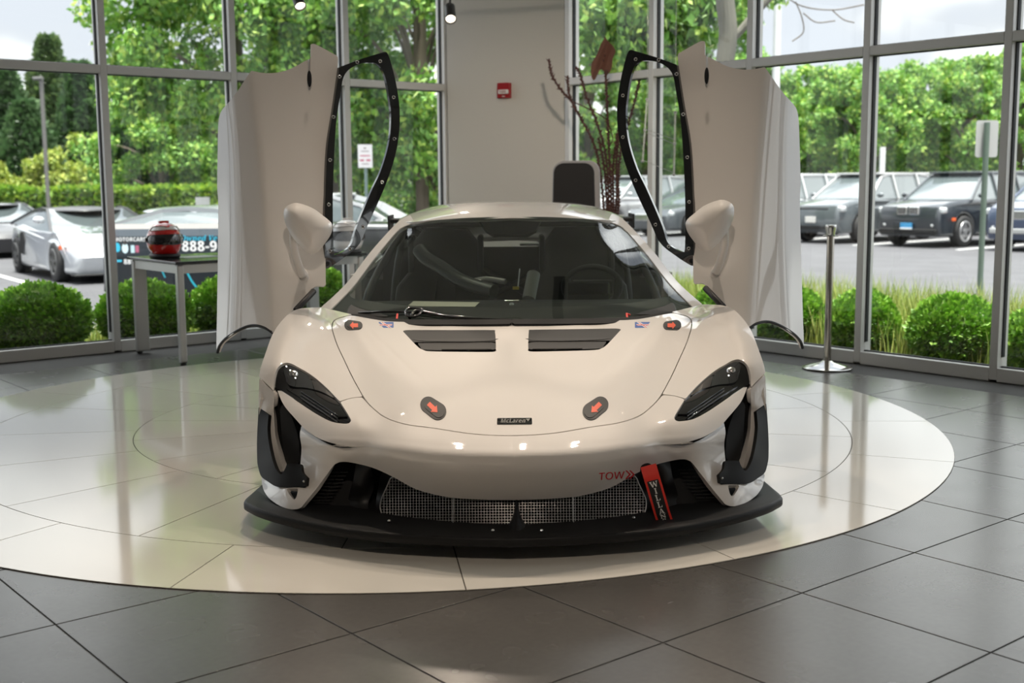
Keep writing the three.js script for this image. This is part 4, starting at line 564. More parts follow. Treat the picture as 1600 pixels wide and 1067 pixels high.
{ // floor vase with bare twigs
  const vx = 0.80, vd = 9.75, t = thing('twig_vase', 'bare dark red-brown twigs and one dried leaf in a tall vase', 'plant', [vx, 0, -vd]), loc = (p) => [p[0] - vx, p[1], p[2] + vd];
  part('vase', new THREE.LatheGeometry([[0, 0], [0.13, 0], [0.15, 0.05], [0.16, 0.4], [0.12, 0.75], [0.10, 0.9], [0.12, 0.98], [0.105, 0.98], [0.09, 0.9], [0.09, 0.6]].map(([a, b]) => new THREE.Vector2(a, b)), 32), std(0.5, 0.49, 0.45, 0.4), t);
  const bark = std(0.075, 0.032, 0.026, 0.8), R = rng(21);
  for (const [pts, buds] of [[[[944,330],[938,270],[928,225],[905,180],[893,158],[888,140],[887,118]],1], [[[893,158],[875,138],[862,116],[858,96],[858,92]],1], [[[951,330],[946,240],[932,190],[916,150],[906,115],[900,104]],1], [[[955,330],[950,200],[947,130],[945,92],[945,58]],1], [[[962,330],[964,240],[972,180],[982,130],[979,92]],1], [[[958,330],[958,260],[966,205],[972,176]],1], [[[949,330],[944,260],[935,215]],1], [[[966,330],[966,280],[971,230],[990,165],[1000,120]],1], [[[893,158],[915,168],[945,185],[955,205],[957,220],[950,230]],0]]) {
    const p = pts.map(([u, v], i) => loc(at(u, v, vd + (R() - 0.5) * 0.06))); if (pts[0][1] >= 325) p.unshift([(R() - 0.5) * 0.08, 0.7, (R() - 0.5) * 0.08]);
    const c = new THREE.CatmullRomCurve3(p.map((q) => V(...q))), list = [new THREE.TubeGeometry(c, 40, buds ? 0.0075 : 0.0045, 7)];
    if (buds) { const L = c.getLength(), n = Math.round(L / 0.022); for (let k = 2; k < n; k++) { const o = c.getPointAt(k / n), tan = c.getTangentAt(k / n), side = V(R() - 0.5, 0.4 * R(), R() - 0.5).cross(tan).normalize(); const g = new THREE.ConeGeometry(0.012, 0.05, 5); g.applyQuaternion(new THREE.Quaternion().setFromUnitVectors(V(0, 1, 0), side.multiplyScalar(0.8).addScaledVector(tan, 0.6).normalize())); g.translate(o.x + side.x * 0.014, o.y + side.y * 0.014, o.z + side.z * 0.014); list.push(g); } }
    part('twig', merge(list), bark, t);
  }
  const leaf = panel([ringRaw([[945,59,1],[956,72],[961,82],[957,92],[955,108],[948,117],[939,108],[934,116],[928,126],[923,118],[924,100],[932,86],[938,70]], 2)], 2, (u, v) => { const o = at(u, v, vd + 0.02); const w = Math.sin((u - 940) * 0.35 + (v - 60) * 0.12) * 0.012 + 0.0006 * (u - 940) * (u - 940) * 0.12; return loc([o[0], o[1], o[2] + w + 0.02]); }, { thick: 0.002, towards: [0, 0, 1, 1], back: true });
  part('dried_leaf', leaf, std(0.13, 0.055, 0.036, 0.8), t, 'large curled brown leaf');
}
// desk along the left window
const DESK = [-2.303, 8.19];
{ const yaw = YAW1, t = thing('desk', 'black-topped desk with satin aluminium legs by the left windows', 'desk', [DESK[0], 0, -DESK[1]], yaw), L = 1.55, W = 0.86, alu = std(0.60, 0.60, 0.585, 0.35, { metalness: 0.55 });
  part('desk_top', rbox(L, 0.022, W, 0.006, L / 2, 0.712, -W / 2), phys(0.022, 0.023, 0.025, 0.25, { clearcoat: 0.3 }), t);
  part('apron', merge([box(L - 0.06, 0.06, 0.03, L / 2, 0.668, -0.045), box(L - 0.06, 0.06, 0.03, L / 2, 0.668, -W + 0.045), box(0.03, 0.06, W - 0.06, 0.045, 0.668, -W / 2), box(0.03, 0.06, W - 0.06, L - 0.045, 0.668, -W / 2)]), alu, t);
  for (const [x, z] of [[0.045, -0.045], [0.045, -W + 0.045], [L - 0.045, -0.045], [L - 0.045, -W + 0.045]]) { const lg = part('leg', rbox(z < -0.3 ? 0.10 : 0.05, 0.68, 0.05, 0.012, x + (z < -0.3 ? 0.025 : 0), 0.355, z), alu, t); part('foot', cyl(0.02, 0.02, 0.016, 16).translate(x, 0.008, z), M_rubber, lg); }
  const ps = thing('brochure', 'flat printed sheet on the desk beside the red helmet', 'paper', along(0, 0)); const q = at(308, 404, 8.75); ps.position.set(q[0], 0.7235, q[2]); ps.rotation.y = yaw + 0.2; part('sheet', box(0.30, 0.002, 0.21, 0, 0.001, 0), std(0.45, 0.47, 0.50, 0.3), ps);
}
function helmet(label, pos, yaw, shellM, visorM, accentM, group) {
  const t = thing('racing_helmet', label, 'helmet', pos, yaw, group);
  const R = (az, el) => { // az, el in degrees; az 0 looks forward (+z)
    const a = az * Math.PI / 180, e = el * Math.PI / 180, c = Math.cos(e), fwd = Math.cos(a) * c; let r = 0.132; r *= 1 + 0.07 * Math.max(0, fwd) * THREE.MathUtils.smoothstep(-el, 5, 40) + 0.03 * Math.max(0, -fwd); let x = Math.sin(a) * c * r * 0.93, y = Math.sin(e) * r * 1.0, z = fwd * r * 1.07; if (y < -0.095) y = -0.095 - (y + 0.095) * -0.15; return [x, y + 0.128, z]; };
  const o = { thick: 0.005, towards: null }; const cen = [0, 0.128, 0];
  const mk = (loops, off = 0) => { const g = panel(loops, 4, (a, b) => { const p = R(a, b); return p.map((v, i) => cen[i] + (v - cen[i]) * (1 + off)); }, { thick: 0.004, towards: [0, 50, 0] }); return g; };
  const rect = (a0, a1, b0, b1, n = 40) => { const l = []; for (let k = 0; k < n; k++) l.push([a0 + (a1 - a0) * k / n, b0]); for (let k = 0; k < n; k++) l.push([a1, b0 + (b1 - b0) * k / n]); for (let k = 0; k < n; k++) l.push([a1 - (a1 - a0) * k / n, b1]); for (let k = 0; k < n; k++) l.push([a0, b1 - (b1 - b0) * k / n]); return l; };
  // shell as one continuous surface of revolution with the form above
  const sph = new THREE.SphereGeometry(1, 56, 36), p = sph.attributes.position; for (let i = 0; i < p.count; i++) { const v = V(p.getX(i), p.getY(i), p.getZ(i)), el = Math.asin(Math.max(-1, Math.min(1, v.y))) * 180 / Math.PI, az = Math.atan2(v.x, v.z) * 180 / Math.PI; p.setXYZ(i, ...R(az, el)); } sph.computeVertexNormals();
  part('shell', sph, shellM, t);
  const patch = (loop, off, m, name) => { const g = panel([loop], 3, (a, b) => { const q = R(a, b); return q.map((v, i) => cen[i] + (v - cen[i]) * (1 + off)); }, { thick: 0.006, towards: [0, 0.128, 0] }); const nn = g.attributes.normal; for (let i = 0; i < nn.array.length; i++) nn.array[i] *= -1; const ix = g.index.array; for (let i = 0; i < ix.length; i += 3) { const s = ix[i + 1]; ix[i + 1] = ix[i + 2]; ix[i + 2] = s; } part(name, g, m, t); };
  patch(ringRaw([[-76, 15], [-40, 19], [0, 20], [40, 19], [76, 15], [82, 4], [76, -6], [40, -10], [0, -11], [-40, -10], [-76, -6], [-82, 4]], 3), 0.035, visorM, 'visor');
  patch(ringRaw([[-78, 30, 1], [-30, 34], [0, 36], [30, 34], [78, 30, 1], [70, 46], [20, 48], [0, 43], [-20, 48], [-70, 46]], 3), 0.018, accentM, 'brow_stripe');
  part('neck_roll', new THREE.TorusGeometry(0.098, 0.017, 10, 36).rotateX(Math.PI / 2).scale(0.95, 1, 1.1).translate(0, 0.020, 0), M_matte, t);
  part('top_vent', rbox(0.07, 0.014, 0.05, 0.006, 0, 0.262, 0.0), shellM, t);
  for (const s of [-1, 1]) part('visor_pivot', new THREE.CylinderGeometry(0.016, 0.016, 0.01, 18).rotateZ(Math.PI / 2).translate(s * 0.127, 0.135, -0.01), M_gloss, t);
}
{ const q = at(258, 405, 8.62); helmet('red and white racing helmet with dark visor on the desk', [q[0], 0.7235, q[2]], 0.55, phys(0.62, 0.012, 0.010, 0.2, { clearcoat: 1, clearcoatRoughness: 0.03 }), M_gloss, phys(0.72, 0.70, 0.68, 0.25, { clearcoat: 1 }), 'racing helmets on the desk');
  const w = at(543, 390, 8.98); helmet('silver white racing helmet with dark visor on the desk end', [w[0], 0.7235, w[2]], 0.25, phys(0.66, 0.66, 0.68, 0.25, { clearcoat: 1, clearcoatRoughness: 0.03 }), std(0.03, 0.03, 0.034, 0.4), phys(0.6, 0.6, 0.62, 0.25, { clearcoat: 1 }), 'racing helmets on the desk'); }
{ // stanchion
  const t = thing('stanchion', 'polished steel barrier post on a round base by the right windows', 'barrier post', [2.10, 0, -7.87]);
  part('base', new THREE.LatheGeometry([[0, 0], [0.158, 0], [0.165, 0.006], [0.163, 0.013], [0.10, 0.030], [0.045, 0.043], [0.03, 0.055], [0, 0.055]].map(([a, b]) => new THREE.Vector2(a, b)), 56), std(0.70, 0.69, 0.66, 0.12, { metalness: 1 }), t);
  part('post', new THREE.LatheGeometry([[0.0, 0.05], [0.0245, 0.05], [0.0245, 0.885], [0.0, 0.885]].map(([a, b]) => new THREE.Vector2(a, b)), 36), std(0.62, 0.58, 0.52, 0.16, { metalness: 1 }), t);
  part('cap', new THREE.LatheGeometry([[0.0, 0.88], [0.026, 0.88], [0.028, 0.90], [0.036, 0.935], [0.036, 0.95], [0.034, 0.955], [0, 0.956]].map(([a, b]) => new THREE.Vector2(a, b)), 36), M_chrome, t);
  for (const s of [-1, 1]) part('rope_ring', bar([s * 0.02, 0.882, 0], [s * 0.05, 0.882, 0], 0.005), M_chrome, t);
}
{ // clear card holder hung on wires before the right window
  const d = 8.2, t = thing('card_holder', 'clear acrylic card holder hung on wires behind the right door window', 'display holder', [0, 0, -d]), loc = (u, v) => { const p = at(u, v, d); return [p[0], p[1], p[2] + d]; }, acr = phys(0.86, 0.88, 0.88, 0.08, { transmission: 0.75, thickness: 0, ior: 1.49 });
  for (const [u0, v0, u1, v1] of [[1011, 155, 1004, 252], [1055, 176, 1053, 273]]) { part('upright', beam(loc(u0, v0), loc(u1, v1), 0.022, 0.012), acr, t); part('hanging_wire', bar(loc(u0, v0), [loc(u0, v0)[0], CEIL, loc(u0, v0)[2]], 0.0012, 5), M_steel, t); for (const [u, v] of [[u0, v0], [u1, v1], [(u0 + u1) / 2, (v0 + v1) / 2]]) part('clip', rbox(0.02, 0.016, 0.02, 0.004).translate(...loc(u, v)), M_steel, t); }
  for (const [a, b] of [[[1008, 202], [1054, 218]], [[1008, 207], [1054, 225]], [[1004, 250], [1053, 270]]]) part('cross_wire', bar(loc(...a), loc(...b), 0.002, 6), M_steel, t);
}
// ------------------------------------------------------------------ outdoors
const LOT = -0.35, BED = -0.15;   // car park and planting bed levels
const asphaltTex = noiseTexture(512, (u, v) => { const n = fbm(u * 4, v * 4, 1, 4), g = noise3.noise(u * 200, v * 200, 2); const b = 0.62 + 0.12 * n + 0.10 * g; return [b, b, b * 1.02]; }, true, 1);
{ const g = new THREE.PlaneGeometry(160, 160).rotateX(-Math.PI / 2); const uv = g.attributes.uv; for (let i = 0; i < uv.count; i++) uv.setXY(i, uv.getX(i) * 40, uv.getY(i) * 40); const m = structMesh('ground', g, std(0.21, 0.21, 0.222, 0.75, { map: asphaltTex })); m.position.set(0, LOT, -40);
  const bedTex = noiseTexture(256, (u, v) => { const n = fbm(u * 14, v * 14, 5, 4); return [0.34 + 0.3 * n, 0.26 + 0.22 * n, 0.18 + 0.16 * n]; }, true, 4);
  const bed = (name, s0, s1, t0, t1) => { const c = plan((s0 + s1) / 2, (t0 + t1) / 2), m = structMesh(name, new THREE.BoxGeometry(s1 - s0, 0.24, t1 - t0), std(0.5, 0.5, 0.5, 0.95, { map: bedTex })); m.position.set(c[0], BED - 0.08, -c[1]); m.rotation.y = YAW1; };
  bed('planting_bed_left', -12, 3.2, 0.13, 1.7); bed('planting_bed_right', 0.13, 3.3, -12, 0.1);
}
const leafGeo = (() => { const g = new THREE.BufferGeometry(); g.setAttribute('position', new THREE.Float32BufferAttribute([0, 0, 0, -0.36, 0.5, 0.10, 0, 0.52, -0.02, 0.36, 0.5, 0.10, 0, 1.1, 0.06], 3)); g.setIndex([0, 2, 1, 0, 3, 2, 1, 2, 4, 2, 3, 4]); g.setAttribute('uv', new THREE.Float32BufferAttribute([0.5, 0, 0, 0.5, 0.5, 0.5, 1, 0.5, 0.5, 1], 2)); g.computeVertexNormals(); return g; })();
const M_leaf = phys(1, 1, 1, 0.75, { transmission: 0.35, thickness: 0 }), M_shrubLeaf = phys(1, 1, 1, 0.5, { transmission: 0.4, thickness: 0 });
const M_bark = std(0.16, 0.13, 0.10, 0.9, { bumpMap: noiseTexture(128, (u, v) => 0.5 + 0.5 * fbm(u * 10, v * 30, 1, 3)), bumpScale: 0.01 });
function foliage(name, parent, pts, size, palette, R, mat = M_leaf, aim = 0.5) { // pts: [x, y, z, outward x, y, z]
  const im = new THREE.InstancedMesh(leafGeo, mat, pts.length), m = new THREE.Matrix4(), q = new THREE.Quaternion(), e = new THREE.Euler(), c = new THREE.Color(), up = V(0, 1, 0), o = V();
  pts.forEach((p, i) => { e.set(R() * 6.28, R() * 6.28, R() * 6.28); q.setFromEuler(e); if (p.length > 3 && R() < aim) { o.set(p[3] + (R() - 0.5) * 1.2, p[4] + (R() - 0.5) * 1.2, p[5] + (R() - 0.5) * 1.2).normalize(); q.setFromUnitVectors(up, o); } const s = size * (0.6 + 0.8 * R()); m.compose(o.set(p[0], p[1], p[2]), q, V(s, s, s)); im.setMatrixAt(i, m); const a = palette[(R() * palette.length) | 0], k = 0.75 + 0.5 * R(); c.setRGB(a[0] * k, a[1] * k, a[2] * k); im.setColorAt(i, c); });
  im.name = name; im.castShadow = im.receiveShadow = true; im.userData.kind = 'stuff'; parent.add(im); return im;
}
const MAPLE = [[0.20, 0.40, 0.05], [0.28, 0.50, 0.07], [0.13, 0.30, 0.04], [0.40, 0.55, 0.09], [0.16, 0.36, 0.06]], DARK = [[0.05, 0.11, 0.035], [0.07, 0.15, 0.05], [0.10, 0.18, 0.07]], LIME = [[0.34, 0.42, 0.05], [0.28, 0.38, 0.06], [0.42, 0.47, 0.09]], BOX = [[0.19, 0.40, 0.04], [0.27, 0.50, 0.06], [0.36, 0.58, 0.08], [0.14, 0.30, 0.035]];
function tree(name, label, [x, z], H, rad, low, n, leaf, palette, seed, { trunk = 0.12, clumps = 46, lean = 0 } = {}) {
  const R = rng(seed), t = thing(name, label, 'tree', [x, LOT - 0.02, z]), pts = [], list = [];
  const cy = (H + low) / 2, ry = (H - low) / 2;
  list.push(tube([[0, 0, 0], [lean * 0.3, H * 0.25, 0.05], [lean * 0.7, H * 0.55, 0], [lean, H * 0.85, 0.1]], trunk, 20, 9));
  for (let k = 0; k < clumps; k++) { let a, b, c; do { a = R() * 2 - 1; b = R() * 2 - 1; c = R() * 2 - 1; } while (a * a + b * b + c * c > 1); const w = 0.45 + 0.55 * Math.cbrt(R()), L = Math.hypot(a, b, c) || 1; const px = lean + a / L * rad * w, py = cy + b / L * ry * w, pz = c / L * rad * w, cr = rad * (0.20 + 0.16 * R());
    if (k % 3 === 0) list.push(tube([[lean * 0.6, Math.max(H * 0.25, py - ry * 0.5), 0], [px * 0.5, py - cr * 0.5, pz * 0.5], [px, py, pz]], trunk * 0.28, 8, 5));
    for (let q = 0; q < n / clumps; q++) { const u = R() * 2 - 1, f = R() * 6.283, r = cr * Math.cbrt(R()), s = Math.sqrt(1 - u * u); pts.push([px + s * Math.cos(f) * r, py + u * r * 0.7, pz + s * Math.sin(f) * r]); } }
  part('trunk', merge(list), M_bark, t); foliage('leaves', t, pts, leaf, palette, R); return t;
}
function conifer(label, [x, z], H, rad, n, seed, palette = DARK) {
  const R = rng(seed), t = thing('conifer', label, 'tree', [x, LOT - 0.02, z], 0, undefined), pts = [];
  for (let i = 0; i < n; i++) { const h = Math.pow(R(), 1.25), tier = Math.floor(h * 11) / 11, r = rad * (1 - h * 0.92) * (0.75 + 0.3 * noise3.noise(tier * 9, Math.floor(R() * 7), seed)), a = Math.floor(R() * 9) / 9 * 6.283 + tier * 5 + (R() - 0.5) * 0.55, w = Math.sqrt(R()); pts.push([Math.cos(a) * r * w, H * (0.06 + 0.94 * h) + w * 0.18 * r + (R() - 0.5) * 0.25, Math.sin(a) * r * w, Math.cos(a), 0.6, Math.sin(a)]); }
  part('trunk', bar([0, 0, 0], [0, H * 0.95, 0], 0.12), M_bark, t); foliage('needles', t, pts, 0.30, palette, R, M_leaf, 0.8);
}
function shrub(label, [x, , z], rx, ry, n, seed, group) {
  const R = rng(seed), t = thing('boxwood_shrub', label, 'shrub', [x, BED + 0.04, z], 0, group), pts = [];
  for (let i = 0; i < n; i++) { const u = R() * 1.9 - 0.9, f = R() * 6.283, s = Math.sqrt(Math.max(0, 1 - u * u)), k = (0.86 + 0.12 * R()) * (1 + 0.10 * noise3.noise(s * Math.cos(f) * 3 + seed, u * 3, s * Math.sin(f) * 3)); pts.push([s * Math.cos(f) * rx * k, ry * (0.55 + 0.5 * u * k), s * Math.sin(f) * rx * k, s * Math.cos(f), u + 0.3, s * Math.sin(f)]); }
  const core = new THREE.SphereGeometry(1, 20, 14).scale(rx * 0.84, ry * 0.47, rx * 0.84).translate(0, ry * 0.54, 0); part('twig_core', core, std(0.12, 0.17, 0.05, 0.9), t); foliage('leaves', t, pts, 0.036, BOX, R, M_shrubLeaf, 0.7);
}
{ // clipped shrubs along the glass
  const L = [[-4.75, 0.66, 'leftmost boxwood shrub outside the left windows', 0.38, 0.56], [-3.98, 0.64, 'wide boxwood shrub outside the leftmost window pane', 0.39, 0.57], [-3.12, 0.66, 'boxwood shrub behind the near desk leg', 0.38, 0.54], [-2.33, 0.66, 'boxwood shrub behind the desk', 0.36, 0.54], [-1.5, 0.7, 'boxwood shrub outside, behind the left door', 0.38, 0.56]];
  L.forEach(([s, o, l, rx, ry], i) => shrub(l, along(s, o), rx, ry, 7000, 40 + i, 'clipped shrubs along the windows'));
  const Rr = [[-2.3, 0.7, 'boxwood shrub outside, behind the right door', 0.28, 0.48], [-2.95, 0.7, 'boxwood shrub left of the barrier post', 0.27, 0.48], [-3.62, 0.7, 'boxwood shrub outside, right of the barrier post', 0.25, 0.50], [-4.38, 0.68, 'wide boxwood shrub before the bare metal sign', 0.31, 0.52], [-5.08, 0.66, 'rightmost boxwood shrub outside the right windows', 0.30, 0.50]];
  Rr.forEach(([t, o, l, rx, ry], i) => shrub(l, along(o, t), rx, ry, 6500, 60 + i, 'clipped shrubs along the windows'));
  // long grass between shrubs and car park
  const g = new THREE.BufferGeometry(); g.setAttribute('position', new THREE.Float32BufferAttribute([-0.5, 0, 0, 0.5, 0, 0, -0.3, 0.55, 0.06, 0.3, 0.55, 0.06, 0, 1, 0.22], 3)); g.setIndex([0, 1, 2, 1, 3, 2, 2, 3, 4]); g.computeVertexNormals();
  const grass = (label, n, pick, seed, hi) => { const R = rng(seed), im = new THREE.InstancedMesh(g, M_shrubLeaf, n), m = new THREE.Matrix4(), c = new THREE.Color(); for (let i = 0; i < n; i++) { const [s, t] = pick(R), p = plan(s, t), h = hi * (0.5 + 0.7 * R()); m.compose(V(p[0], BED + 0.035, -p[1]), new THREE.Quaternion().setFromEuler(new THREE.Euler((R() - 0.5) * 0.5, R() * 6.28, (R() - 0.5) * 0.5)), V(0.012, h, h)); im.setMatrixAt(i, m); const y = R(); c.setRGB(0.20 + 0.25 * y, 0.34 + 0.12 * y, 0.05 + 0.07 * y); im.setColorAt(i, c); } im.name = numbered('long_grass'); im.castShadow = im.receiveShadow = true; tag(im, label, 'grass'); im.userData.kind = 'stuff'; scene.add(im); };
  grass('long yellow-green grass beyond the right windows', 26000, (R) => [0.5 + 2.7 * R(), -8 + 8 * R()], 81, 0.42);
  grass('short grass beyond the left windows', 7000, (R) => [-8 + 9 * R(), 0.9 + 0.75 * R()], 82, 0.2);
}
// ---- parked vehicles: nose along +x
const M_carGlass = phys(0.09, 0.11, 0.115, 0.04, { clearcoat: 1, clearcoatRoughness: 0.01 });
const carPaint = (r, g, b, metal = 0.2) => phys(r, g, b, 0.35, { metalness: metal, clearcoat: 1, clearcoatRoughness: 0.03 });
function bodyGeo(shape, width, bev, taper) { const g = new THREE.ExtrudeGeometry(shape, { depth: width - 2 * bev, bevelEnabled: true, bevelThickness: bev, bevelSize: bev, bevelOffset: -bev, bevelSegments: 3, curveSegments: 8 }).translate(0, 0, -(width - 2 * bev) / 2); const p = g.attributes.position; for (let i = 0; i < p.count; i++) { const [kx] = [taper(p.getX(i), p.getY(i))]; p.setZ(i, p.getZ(i) * kx); } g.computeVertexNormals(); return toCreasedNormals(g, 0.6); }
function vehicle(name, label, category, pos, turn, o) {
  const t = thing(name, label, category, pos, turn, o.group), { L, W, hood, cab, arches, r } = o, s = new THREE.Shape(), lo = o.clear ?? 0.2;
  s.moveTo(-L / 2 + 0.03, lo + 0.05); s.lineTo(-L / 2 + 0.15, lo);
  for (const ax of arches) { const R2 = r * 1.1; s.lineTo(ax - R2, lo); for (let k = 0; k <= 12; k++) { const a = Math.PI * (1 - k / 12); s.lineTo(ax + R2 * Math.cos(a), Math.max(lo, r + R2 * Math.sin(a))); } s.lineTo(ax + R2, lo); }
  s.lineTo(L / 2 - 0.12, lo); for (const [x, y] of hood) s.lineTo(x, y); s.closePath();
  const endTaper = (x, y) => 1 - (o.round ?? 0.10) * Math.pow(Math.abs(x) / (L / 2), 5) - 0.04 * THREE.MathUtils.smoothstep(y, 0.6, 1.0);
  part('body', bodyGeo(s, W, o.bev ?? 0.07, endTaper), o.paint, t);
  part('underside', box(L * 0.9, 0.3, W * 0.78, 0, lo + 0.2, 0), M_black, t);
  const gs = new THREE.Shape(cab.map(([x, y]) => new THREE.Vector2(x, y))), yb = cab[0][1], yt = Math.max(...cab.map((c) => c[1])), tum = (x, y) => 1 - 0.24 * THREE.MathUtils.smoothstep(y, yb, yt) - 0.03;
  const gh = part('greenhouse', bodyGeo(gs, W * 0.96, 0.03, tum), M_carGlass, t);
  const top = cab.filter((c) => c[1] > yt - 0.09), xs = top.map((c) => c[0]), x0 = Math.min(...xs), x1 = Math.max(...xs);
  const roofM = o.roof ?? o.paint; part('roof', o.dome ? new THREE.SphereGeometry(1, 28, 12, 0, 6.2832, 0, 1.5708).scale((x1 - x0) / 2 + 0.42, 0.075, W * 0.37).translate((x0 + x1) / 2, yt - 0.045, 0) : rbox(x1 - x0 + 0.12, 0.05, W * 0.72, 0.02, (x0 + x1) / 2, yt + 0.002, 0), roofM, t);
  for (const z of [-1, 1]) { const list = []; for (let i = 0; i + 1 < cab.length; i++) { const [ax, ay] = cab[i], [bx, by] = cab[i + 1]; list.push(beam([ax, ay, z * W * 0.48 * tum(ax, ay)], [bx, by, z * W * 0.48 * tum(bx, by)], 0.05, 0.05)); } if (o.pillar) for (const x of o.pillar) list.push(beam([x, yb, z * W * 0.48 * tum(x, yb)], [x, yt, z * W * 0.48 * tum(x, yt)], 0.05, 0.07)); part('pillar_frame', merge(list), roofM, t);
    part('door_mirror', new THREE.SphereGeometry(0.09, 14, 10).scale(0.7, 0.7, 1.1).translate(cab[cab.length - 1][0] - 0.25, yb + 0.12, z * (W / 2 + 0.07)), o.paint, t);
    part('headlight', (() => { const [hx, hy, hw, hh] = o.lamp; return rbox(0.22, hh, hw, Math.min(hh, hw) * 0.35, hx, hy, z * (W / 2 - hw / 2 - 0.09)); })(), o.lampM ?? phys(0.55, 0.57, 0.58, 0.08, { clearcoat: 1 }), t);
    if (o.fog) part('fog_lamp', new THREE.SphereGeometry(0.055, 12, 8).translate(L / 2 - 0.05, lo + 0.26, z * W * 0.33), M_chrome, t);
    if (o.marker) part('side_marker', rbox(0.16, 0.07, 0.02, 0.01, arches[arches.length - 1] + r * 1.15 + 0.09, r * 2 - 0.08, z * (W / 2 - 0.02)), std(0.75, 0.12, 0.02, 0.3), t);
    for (const ax of arches) { const wl = part('wheel', new THREE.LatheGeometry([[r * 0.62, -0.11], [r * 0.8, -0.12], [r * 0.95, -0.11], [r, -0.07], [r, 0.07], [r * 0.95, 0.11], [r * 0.8, 0.12], [r * 0.62, 0.11]].map(([a, b]) => new THREE.Vector2(a, b)), 30).rotateX(Math.PI / 2).translate(ax, r, z * (W / 2 - 0.13)), M_rubber, t); const sp = [new THREE.CylinderGeometry(0.06, 0.06, 0.03, 14).rotateX(Math.PI / 2), new THREE.TorusGeometry(r * 0.62, 0.02, 8, 28)]; for (let k = 0; k < 5; k++) for (const oo of [-0.13, 0.13]) sp.push(box(0.035, r * 0.6, 0.02, 0, r * 0.32, 0).rotateZ(k * Math.PI * 0.4 + oo)); sp.push(new THREE.CylinderGeometry(r * 0.6, r * 0.6, 0.01, 24).rotateX(Math.PI / 2).translate(0, 0, -z * 0.05)); part('rim', merge(sp).translate(ax, r, z * (W / 2 - 0.02)), o.rim ?? std(0.6, 0.6, 0.61, 0.3, { metalness: 0.8 }), wl); } }
  if (o.extra) o.extra(t);
  return t;
}
const SUV = { L: 4.75, W: 1.9, r: 0.37, clear: 0.26, arches: [-1.42, 1.42], hood: [[2.36, 0.45], [2.37, 0.75], [2.30, 0.95], [1.9, 1.06], [0.95, 1.14], [-2.2, 1.12], [-2.35, 1.0], [-2.37, 0.5]], cab: [[-2.2, 1.08], [-1.95, 1.66], [-1.2, 1.74], [0.1, 1.72], [0.35, 1.66], [1.15, 1.08]], lamp: [2.18, 0.87, 0.36, 0.15], pillar: [-0.1, -1.2], fog: true, round: 0.16, bev: 0.10 };
const heading1 = Math.PI + YAW1, heading2 = -0.965;  // noses along -E1 and along -E2
const row = (u, v, y, dx = 0) => { const p = atH(u, v, y); return [p[0] + dx, y, p[2]]; };
